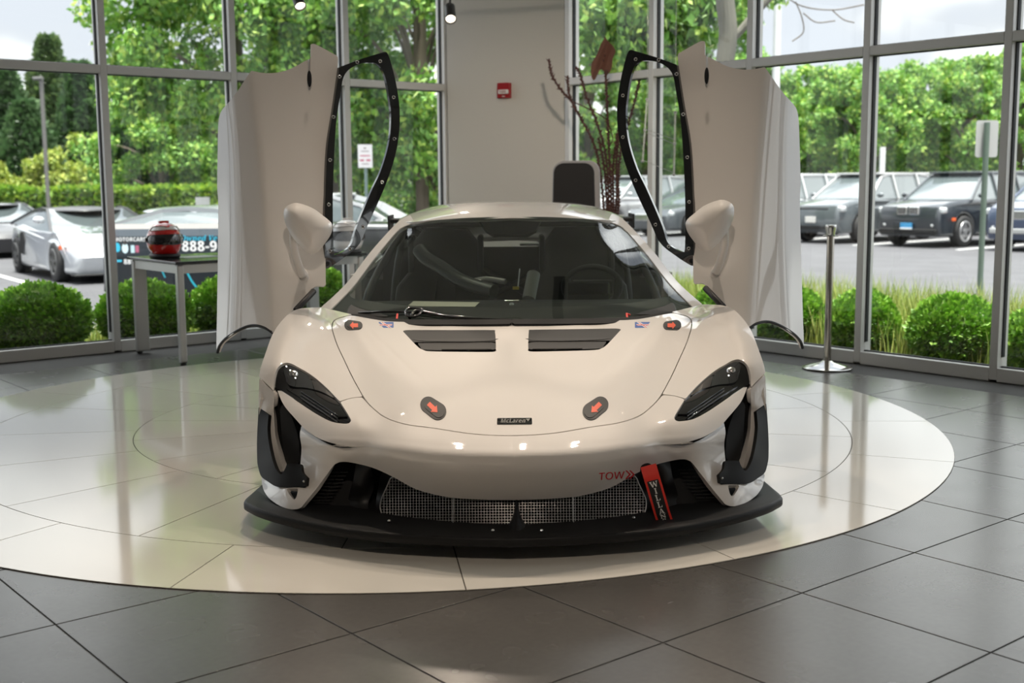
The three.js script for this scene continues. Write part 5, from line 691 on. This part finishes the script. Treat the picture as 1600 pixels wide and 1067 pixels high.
{ const base = atH(1452, 384, LOT), step = (k, back = 0) => [base[0] - 0.634 * 2.75 * k + 0.773 * (1.4 + back), LOT, base[2] - 0.773 * 2.75 * k - 0.634 * (1.4 + back)];
  const plate = (x, y, c, txt) => (t) => part('number_plate', rbox(0.02, 0.14, 0.30, 0.005, x, y, 0), c, t);
  vehicle('suv', 'dark blue-black SUV with twin chrome grilles parked beyond the right window', 'car', step(0), heading1, { ...SUV, group: 'vehicles in the car park', paint: carPaint(0.022, 0.028, 0.036), marker: true, extra: (t) => { for (const z of [-1, 1]) { const gr = part('kidney_grille', rbox(0.06, 0.20, 0.27, 0.05, 2.36, 0.86, z * 0.155, 4), M_chrome, t); part('grille_hole', rbox(0.02, 0.15, 0.22, 0.04, 2.39, 0.86, z * 0.155, 4), M_black, gr); for (let k = -3; k <= 3; k++) part('slat', box(0.015, 0.15, 0.008, 2.402, 0.86, z * 0.155 + k * 0.03), M_chrome, gr); } part('lower_bumper', rbox(0.10, 0.13, 1.5, 0.03, 2.36, 0.38, 0), M_black, t); part('number_plate', rbox(0.02, 0.15, 0.31, 0.005, 2.42, 0.50, 0), std(0.06, 0.32, 0.62, 0.4), t, 'blue number plate'); part('plate_strip', rbox(0.02, 0.04, 0.31, 0.004, 2.425, 0.445, 0), std(0.8, 0.8, 0.8, 0.4), t); } });
  vehicle('suv', 'grey crossover with silver roof parked left of the dark blue-black SUV', 'car', step(1), heading1, { ...SUV, group: 'vehicles in the car park', L: 4.6, paint: carPaint(0.10, 0.115, 0.125), roof: carPaint(0.5, 0.5, 0.5), extra: (t) => { part('grille', rbox(0.05, 0.24, 1.0, 0.03, 2.31, 0.78, 0), M_matte, t); part('lower_grille', rbox(0.05, 0.16, 1.2, 0.03, 2.33, 0.44, 0), M_matte, t); part('number_plate', rbox(0.02, 0.15, 0.31, 0.005, 2.39, 0.60, 0), std(0.8, 0.78, 0.74, 0.4), t, 'white number plate'); } });
  vehicle('suv', 'blue-grey SUV cut by the right edge of the picture', 'car', step(-1), heading1, { ...SUV, group: 'vehicles in the car park', paint: carPaint(0.06, 0.08, 0.14), extra: (t) => { part('grille', rbox(0.05, 0.2, 0.9, 0.03, 2.36, 0.8, 0), M_chrome, t); part('bumper', rbox(0.06, 0.12, 1.4, 0.03, 2.37, 0.45, 0), std(0.6, 0.6, 0.6, 0.3, { metalness: 0.6 }), t); } });
  vehicle('suv', 'white car parked left of the grey crossover, half hidden by the right door', 'car', step(2.05), heading1, { ...SUV, group: 'vehicles in the car park', paint: carPaint(0.6, 0.61, 0.62, 0.1), extra: (t) => part('grille', rbox(0.05, 0.2, 0.9, 0.03, 2.36, 0.8, 0), M_matte, t) });
  vehicle('sedan', 'dark sedan seen through the right door window', 'car', step(3.1), heading1, { ...SUV, group: 'vehicles in the car park', clear: 0.2, hood: [[2.36, 0.35], [2.37, 0.6], [2.2, 0.78], [1.1, 0.92], [-1.9, 0.95], [-2.35, 0.85], [-2.37, 0.4]], cab: [[-1.9, 0.92], [-1.1, 1.38], [0.0, 1.42], [1.15, 0.9]], lamp: [2.15, 0.66, 0.36, 0.13], r: 0.33, paint: carPaint(0.09, 0.10, 0.11), extra: (t) => part('grille', rbox(0.05, 0.2, 0.9, 0.03, 2.36, 0.55, 0), M_chrome, t) });
  vehicle('suv', 'silver SUV with amber lamp between the twigs and right door', 'car', step(4.25), heading1, { ...SUV, group: 'vehicles in the car park', paint: carPaint(0.5, 0.5, 0.51, 0.5), marker: true, extra: (t) => part('grille', rbox(0.05, 0.2, 0.9, 0.03, 2.36, 0.8, 0), M_matte, t) });
  vehicle('suv', 'tall silver-roofed SUV parked behind the dark blue-black SUV', 'car', step(1.0, 5.4), heading1, { ...SUV, group: 'vehicles in the car park', paint: carPaint(0.08, 0.085, 0.09), roof: carPaint(0.62, 0.62, 0.63), extra: (t) => { for (const z of [-1, 1]) part('roof_rail', beam([-1.6, 1.80, z * 0.62], [0.1, 1.79, z * 0.62], 0.04, 0.03), M_silver, t); } });
  vehicle('sedan', 'white sedan in the second row behind the grey crossover', 'car', step(2.6, 5.6), heading1, { ...SUV, group: 'vehicles in the car park', paint: carPaint(0.6, 0.6, 0.62, 0.1) });
  for (let k = -2; k < 6; k++) { const p = step(k + 0.5, -0.2), m = structMesh(numbered('parking_line'), box(4.6, 0.006, 0.11), std(0.75, 0.75, 0.74, 0.7)); m.position.set(p[0], LOT + 0.003, p[2]); m.rotation.y = heading1; }
}
const COUPE = { dome: true, L: 4.5, W: 1.95, r: 0.335, clear: 0.14, arches: [-1.32, 1.36], bev: 0.12, round: 0.22, hood: [[2.22, 0.30], [2.25, 0.44], [2.1, 0.60], [1.6, 0.72], [0.85, 0.82], [-0.9, 0.92], [-1.6, 0.95], [-2.1, 0.9], [-2.22, 0.6], [-2.2, 0.3]], cab: [[-1.75, 0.9], [-0.9, 1.13], [-0.35, 1.19], [0.05, 1.17], [1.15, 0.78]], lamp: [1.78, 0.60, 0.30, 0.06] };
{ const fw = atH(98, 440, LOT);
  const pos = [fw[0] - 1.36 * 0.57 + 0.83 * 0.82, LOT, fw[2] - 1.36 * 0.82 - 0.83 * 0.57];
  const silver = carPaint(0.50, 0.52, 0.55, 0.25);
  vehicle('sports_coupe', 'silver grey sports coupe with black roof outside the leftmost window', 'car', pos, heading2, { ...COUPE, group: 'vehicles in the car park', paint: silver, roof: std(0.03, 0.03, 0.032, 0.3), marker: true, rim: std(0.10, 0.10, 0.10, 0.4), extra: (t) => { for (const z of [-1, 1]) { part('side_intake', (() => { const s = new THREE.Shape([[-0.95, 0.40], [-0.62, 0.36], [-0.50, 0.62], [-0.62, 0.78], [-0.85, 0.76]].map(([a, b]) => new THREE.Vector2(a, b))); return new THREE.ExtrudeGeometry(s, { depth: 0.02, bevelEnabled: false }).translate(0, 0, z * 0.965 - 0.01); })(), M_black, t); part('bumper_intake', rbox(0.08, 0.12, 0.32, 0.04, 2.16, 0.34, z * 0.58), M_black, t); part('brake_caliper', rbox(0.1, 0.16, 0.05, 0.02, 1.30, 0.33, z * 0.92), std(0.35, 0.6, 0.04, 0.4), t); } part('front_lip', rbox(0.3, 0.03, 1.7, 0.01, 2.1, 0.15, 0), M_matte, t); } });
  const bp = atH(0, 402, LOT); vehicle('sports_coupe', 'black sports car parked behind the silver grey coupe', 'car', [bp[0] - 0.7, LOT, bp[2] - 1.4], heading2 + 0.1, { ...COUPE, group: 'vehicles in the car park', paint: carPaint(0.02, 0.02, 0.024), rim: std(0.03, 0.03, 0.03, 0.4), extra: (t) => part('tail_light', rbox(0.05, 0.06, 1.5, 0.02, -2.2, 0.75, 0), std(0.35, 0.01, 0.01, 0.3), t) });
  const bl = atH(-30, 435, LOT); vehicle('sports_coupe', 'dark blue sports car at the left picture edge', 'car', [bl[0] - 1.5, LOT, bl[2] - 0.6], heading2, { ...COUPE, group: 'vehicles in the car park', paint: carPaint(0.015, 0.03, 0.12) });
  // promotional car wrapped in print, side on
  const wrapTex = drawn(1024, 328, (g, w, h) => { g.fillStyle = '#2a3138'; g.fillRect(0, 0, w, h); g.fillStyle = '#171d23'; g.fillRect(0, 150, w, 180); g.fillStyle = '#dcd8d4'; g.fillRect(0, 0, w, 24); g.fillStyle = '#6a737c'; g.fillRect(0, 24, w, 34); g.fillStyle = '#e8e8e8'; g.font = 'bold 25px sans-serif'; g.fillText('MOTORCARS.CO', 4, 80); g.font = 'bold 66px sans-serif'; g.fillText('888-9', 318, 128); g.font = 'bold 32px sans-serif'; g.fillText('888-9', 46, 186); g.font = 'bold 22px sans-serif'; g.fillText('.IL', 112, 202); g.fillStyle = '#3fb6d6'; g.font = 'italic bold 34px serif'; g.fillText('Owned Ve', 312, 80); g.fillRect(4, 166, 34, 10); g.beginPath(); g.ellipse(20, 108, 14, 22, 0, 0, 7); g.fill(); g.fillStyle = '#cfe6ee'; g.beginPath(); g.ellipse(56, 112, 15, 24, 0, 0, 7); g.fill(); g.fillStyle = '#3a3230'; g.beginPath(); g.ellipse(56, 88, 8, 9, 0, 0, 7); g.fill(); g.fillStyle = '#b8d4de'; g.fillRect(82, 98, 18, 36); g.fillStyle = '#b0607a'; g.fillRect(104, 100, 16, 32); g.strokeStyle = '#2aa4b8'; g.lineWidth = 9; g.beginPath(); g.moveTo(334, 206); g.quadraticCurveTo(350, 270, 400, 318); g.stroke(); g.lineWidth = 6; g.beginPath(); g.moveTo(220, 212); g.lineTo(236, 250); g.stroke(); g.strokeStyle = '#a8442f'; g.lineWidth = 7; g.beginPath(); g.moveTo(180, 202); g.lineTo(224, 202); g.stroke(); });
  const wz = -13.6, wx0 = at(172, 400, 13.6)[0], up = 1.143;
  vehicle('sports_coupe', 'black promotional car with printed lettering behind the red helmet', 'car', [(wx0 + 2.05) * up, LOT, (wz - 0.95) * up], 0.0, { ...COUPE, group: 'vehicles in the car park', L: 4.4, bev: 0.06, round: 0.06, hood: [[2.16, 0.30], [2.18, 0.60], [2.05, 0.86], [1.6, 0.93], [0.2, 0.95], [-2.0, 0.98], [-2.16, 0.9], [-2.16, 0.3]], cab: [[-2.0, 0.95], [-1.5, 1.10], [-1.2, 1.12], [-0.75, 1.08], [-0.25, 0.93]], lamp: [2.05, 0.7, 0.3, 0.1], paint: carPaint(0.03, 0.032, 0.035), roof: carPaint(0.35, 0.37, 0.40), extra: (t) => { const g = new THREE.PlaneGeometry(2.5, 0.80).translate(-0.75, 0.56, 0.987); part('side_print', g, new THREE.MeshStandardMaterial({ map: wrapTex, roughness: 0.3 }), t, 'printed vinyl with phone number'); t.scale.setScalar(up); } });
  const wc = at(606, 392, 18.5); vehicle('hatchback', 'white rounded hatchback seen through the left door window', 'car', [wc[0] - 0.9, LOT, wc[2] - 0.8], -0.15, { ...SUV, group: 'vehicles in the car park', L: 4.2, W: 1.78, r: 0.32, clear: 0.2, arches: [-1.3, 1.3], hood: [[2.08, 0.35], [2.09, 0.6], [1.95, 0.78], [1.3, 0.86], [-1.9, 0.92], [-2.08, 0.8], [-2.08, 0.35]], cab: [[-1.95, 0.88], [-1.5, 1.28], [-0.7, 1.42], [0.1, 1.40], [0.6, 1.26], [1.35, 0.84]], lamp: [1.95, 0.64, 0.3, 0.14], pillar: [-0.6], paint: carPaint(0.66, 0.66, 0.68, 0.05) });
  const lines = structMesh(numbered('parking_line'), box(5, 0.006, 0.11), std(0.75, 0.75, 0.74, 0.7)); const lp = atH(40, 442, LOT); lines.position.set(lp[0], LOT + 0.003, lp[2]); lines.rotation.y = heading2;
}
{ // signs, posts, lamp columns
  const post = std(0.10, 0.14, 0.11, 0.5), plateM = std(0.40, 0.40, 0.39, 0.5);
  { const p = atH(1530, 472, BED), t = thing('road_sign', 'blank back of a metal sign on a green post outside the right window', 'sign', p); part('post', bar([0, 0, 0], [0, 2.02, 0], 0.032), post, t); const s = new THREE.Shape(), w = 0.125, h = 0.205, r = 0.035; s.moveTo(-w + r, -h); s.lineTo(w - r, -h); s.quadraticCurveTo(w, -h, w, -h + r); s.lineTo(w, h - r); s.quadraticCurveTo(w, h, w - r, h); s.lineTo(-w + r, h); s.quadraticCurveTo(-w, h, -w, h - r); s.lineTo(-w, -h + r); s.quadraticCurveTo(-w, -h, -w + r, -h); part('plate', new THREE.ExtrudeGeometry(s, { depth: 0.006, bevelEnabled: false }).translate(0.02, 1.84, -0.045), plateM, t); }
  { const d = 21, p = at(576, 300, d), q = at(571, 244, d), t = thing('parking_sign', 'white parking notice with red print on a grey post behind the white hatchback', 'sign', [q[0], LOT, q[2]]); part('post', bar([0, 0, 0], [0, q[1] - LOT, 0], 0.03), std(0.2, 0.26, 0.26, 0.5), t); const tex = drawn(128, 192, (g, w, h) => { g.fillStyle = '#e8e2e4'; g.fillRect(0, 0, w, h); g.fillStyle = '#c0607a'; g.fillRect(20, 88, 88, 10); g.fillRect(18, 122, 36, 16); g.fillRect(74, 122, 36, 16); g.fillStyle = '#9a8a90'; g.fillRect(52, 24, 22, 14); g.fillRect(28, 52, 70, 8); g.fillRect(34, 156, 60, 8); }); part('plate', box(0.25, 0.40, 0.01, 0, q[1] - LOT, 0.04), new THREE.MeshStandardMaterial({ map: tex, roughness: 0.5 }), t); }
  { const d = 24, q = at(317, 322, d), t = thing('yard_sign', 'small white notice board on two posts before the hedge', 'sign', [q[0], LOT, q[2]]); part('board', box(0.28, 0.36, 0.03, 0, q[1] - LOT, 0), std(0.75, 0.75, 0.73, 0.6), t); for (const x of [-0.07, 0.10]) part('post', box(0.07, q[1] - LOT, 0.04, x, (q[1] - LOT) / 2, -0.02), std(0.75, 0.75, 0.73, 0.6), t); }
  { const q = at(1213, 100, 24), t = thing('lamp_post', 'tall white lamp post behind the right door', 'lamp post', [q[0], LOT, q[2]]); part('shaft', bar([0, 0, 0], [0, 9, 0], 0.075), std(0.72, 0.73, 0.74, 0.5), t); part('base', cyl(0.2, 0.22, 0.5).translate(0, 0.25, 0), std(0.5, 0.5, 0.48, 0.8), t); }
  { const q = at(64, 120, 33.5), h = q[1] - LOT, t = thing('lamp_post', 'slim grey lamp post before the dark conifers', 'lamp post', [q[0], LOT, q[2]]); part('shaft', bar([0, 0, 0], [0, h, 0], 0.055), std(0.15, 0.145, 0.14, 0.7), t); part('lamp_head', rbox(0.26, 0.09, 0.2, 0.03, -0.08, h - 0.05, 0), std(0.12, 0.12, 0.12, 0.6), t); }
  { const q = at(1379, 243, 36), h = q[1] - LOT, t = thing('marker_post', 'short white post behind the crossover roof', 'post', [q[0], LOT, q[2]]); part('shaft', box(0.13, h + 0.25, 0.13, 0, (h + 0.25) / 2, 0), std(0.75, 0.76, 0.75, 0.6), t); }
  { const q = at(8, 262, 49), t = thing('shed', 'white outbuilding corner beyond the hedge at the left', 'shed', [q[0] - 2.2, LOT, q[2] - 6]); part('wall', box(6, 2.2, 3, 0, 1.1, 0), std(0.72, 0.73, 0.75, 0.8), t); part('roof', box(6.3, 0.2, 3.3, 0, 2.3, 0), std(0.6, 0.62, 0.66, 0.8), t); }
}
{ // hedge and trees
  const R = rng(90), t = thing('hedge', 'long clipped green hedge along the far side of the car park', 'hedge', [-17, LOT, -36]), pts = []; const L = 26, Hh = 1.48, D = 1.4;
  for (let i = 0; i < 24000; i++) { const x = (R() - 0.5) * L, f = R(); let y, z; if (f < 0.62) { y = R() * Hh; z = D / 2 - 0.15 * R(); } else { y = Hh - 0.12 * R() + 0.1 * noise3.noise(x * 0.8, 2, 0); z = (R() - 0.5) * D; } pts.push([x, y, z + 0.12 * noise3.noise(x, y, 3), 0, f < 0.62 ? 0.5 : 1, 0.7]); }
  part('inner_mass', box(L - 0.1, Hh - 0.1, D - 0.2, 0, Hh / 2, 0), std(0.03, 0.05, 0.015, 0.9), t); foliage('leaves', t, pts, 0.15, [[0.20, 0.36, 0.04], [0.28, 0.42, 0.05], [0.12, 0.26, 0.03], [0.34, 0.46, 0.06]], R, M_leaf, 0.6);
  const px = (u, d) => [at(u, 300, d)[0], -d];
  // maples before the left windows
  tree('maple_tree', 'large bright green maple filling the second left window', px(375, 24), 8.6, 2.5, 1.9, 44000, 0.13, MAPLE, 101, { trunk: 0.16, clumps: 80 });
  tree('maple_tree', 'tall maple behind the left raised door', px(520, 27), 9.4, 2.6, 1.6, 40000, 0.14, MAPLE, 102, { trunk: 0.15, clumps: 80 });
  tree('maple_tree', 'bright maple beside the corner pier at the left', px(660, 23), 8.6, 2.2, 1.2, 38000, 0.13, MAPLE, 103, { trunk: 0.13, clumps: 80 });
  tree('broadleaf_tree', 'dark green tree below the maple in the second left window', px(255, 43), 5.2, 2.4, 0.6, 24000, 0.15, MAPLE, 104, { clumps: 60 });
  tree('broadleaf_tree', 'dark shaded thicket below the maples', px(420, 44), 4.8, 3.2, 0.3, 24000, 0.16, MAPLE, 105, { clumps: 60 });
  tree('broadleaf_tree', 'thicket left of the pier behind the white hatchback', px(600, 42), 4.2, 3.0, 0.2, 24000, 0.15, MAPLE, 106, { clumps: 60 });
  conifer('dark pine at the left picture edge', px(20, 47), 5.8, 2.4, 12000, 111); conifer('tallest dark pine behind the lamp post', px(88, 48), 7.2, 2.4, 15000, 112, [[0.08, 0.15, 0.05], [0.12, 0.19, 0.08], [0.16, 0.24, 0.08]]); conifer('dark pine beside the first window mullion', px(135, 46), 6.0, 2.2, 13000, 113); conifer('dark pine seen left of the maple', px(215, 44), 5.6, 1.8, 10000, 114); conifer('pine between the lamp post and the shed', px(48, 44), 4.4, 2.4, 9000, 115);
  for (const [u, h, w, l, dd] of [[32, 3.0, 1.0, 'yellow-green bush above the hedge by the shed', 45], [88, 2.7, 1.0, 'yellow-green bush above the hedge below the lamp post', 41], [142, 3.5, 1.05, 'tall yellow-green bush beside the first mullion', 45], [-15, 2.3, 0.9, 'low yellow-green bush at the left picture edge', 41]]) tree('flowering_bush', l, px(u, dd), h, w, 0.2, 7000, 0.16, LIME, 120 + u, { trunk: 0.04, clumps: 40 });
  // trees beyond the right-hand car park
  const rt = [[918, 45, 9.0, 1.9, 'tree above the silver SUV, right of the pier'], [1008, 50, 10.6, 2.0, 'tall tree behind the card holder'], [1092, 45, 9.8, 1.9, 'tree left of the bare trunk'], [1180, 42, 5.9, 1.6, 'tree behind the right raised door'], [1268, 47, 5.9, 1.7, 'low tree right of the right raised door'], [1350, 42, 5.4, 1.6, 'tree above the grey crossover'], [1432, 47, 6.2, 1.7, 'tree above the tall silver-roofed SUV'], [1512, 42, 5.8, 1.6, 'tree behind the blank sign'], [1590, 47, 7.0, 1.7, 'tallest tree right of the blank sign'], [1680, 42, 6.0, 1.6, 'tree at the right picture edge']];
  rt.forEach(([u, d, h, w, l], i) => tree('broadleaf_tree', l, px(u, d), h, w, 0.8, i < 3 ? 32000 : 24000, 0.15, MAPLE, 140 + i, { trunk: 0.13, clumps: 70 }));
  [[960, 'undergrowth behind the silver SUV'], [1060, 'undergrowth behind the dark sedan'], [1165, 'undergrowth behind the right door'], [1270, 'undergrowth above the white sedan'], [1370, 'undergrowth behind the tall SUV'], [1475, 'undergrowth behind the sign post'], [1580, 'undergrowth at the far right']].forEach(([u, l], i) => tree('thicket_tree', 'leafy ' + l, px(u, 54), 4.6, 1.9, 0.1, 14000, 0.2, MAPLE, 170 + i, { clumps: 50 }));
  // large bare trunk with a fork close to the right window
  { const d = 15, f = (u, v) => at(u, v, d), b = f(1127, 300), tt = thing('bare_trunk', 'thick grey forked tree trunk above the right raised door', 'tree', [b[0], LOT - 0.02, b[2]]), loc = (u, v, k = 0) => { const p = at(u, v, d + k); return [p[0] - b[0], p[1] - LOT, p[2] - b[2]]; }, grey = std(0.14, 0.135, 0.11, 0.9, { bumpMap: M_bark.bumpMap, bumpScale: 0.015 });
    part('trunk', tube([[0, 0, 0], loc(1127, 200), loc(1132, 100), loc(1138, 50), loc(1133, 0), loc(1128, -120)], 0.115, 30, 12), grey, tt); part('limb', tube([loc(1136, 66), loc(1160, 42), loc(1185, 12), loc(1230, -30), loc(1300, -60)], 0.05, 24, 9), grey, tt);
    for (const pts of [[[1215, -20], [1248, 5], [1300, 13], [1350, 5]], [[1243, 0], [1253, 25], [1255, 48], [1238, 62]], [[1300, 13], [1318, 28], [1335, 33]], [[1255, 18], [1275, 32], [1305, 30]]]) part('twig', tube(pts.map(([u, v]) => loc(u, v)), 0.008, 16, 5), M_bark, tt);
    const Rr = rng(7), lp = []; for (let i = 0; i < 9000; i++) { const c = [[1000, -10, 0.9], [1060, 30, 0.7], [960, 60, 0.8], [1090, -20, 0.6], [930, 0, 0.9], [1030, 80, 0.5], [1180, -60, 0.9]][i % 7], p = loc(c[0], c[1], 2.5), r = c[2] * Math.cbrt(Rr()), u = Rr() * 2 - 1, ph = Rr() * 6.283, s = Math.sqrt(1 - u * u); lp.push([p[0] + r * s * Math.cos(ph), p[1] + r * u * 0.7, p[2] + r * s * Math.sin(ph)]); } foliage('leaves', tt, lp, 0.13, MAPLE, Rr); }
}
renderer.render(scene, camera);
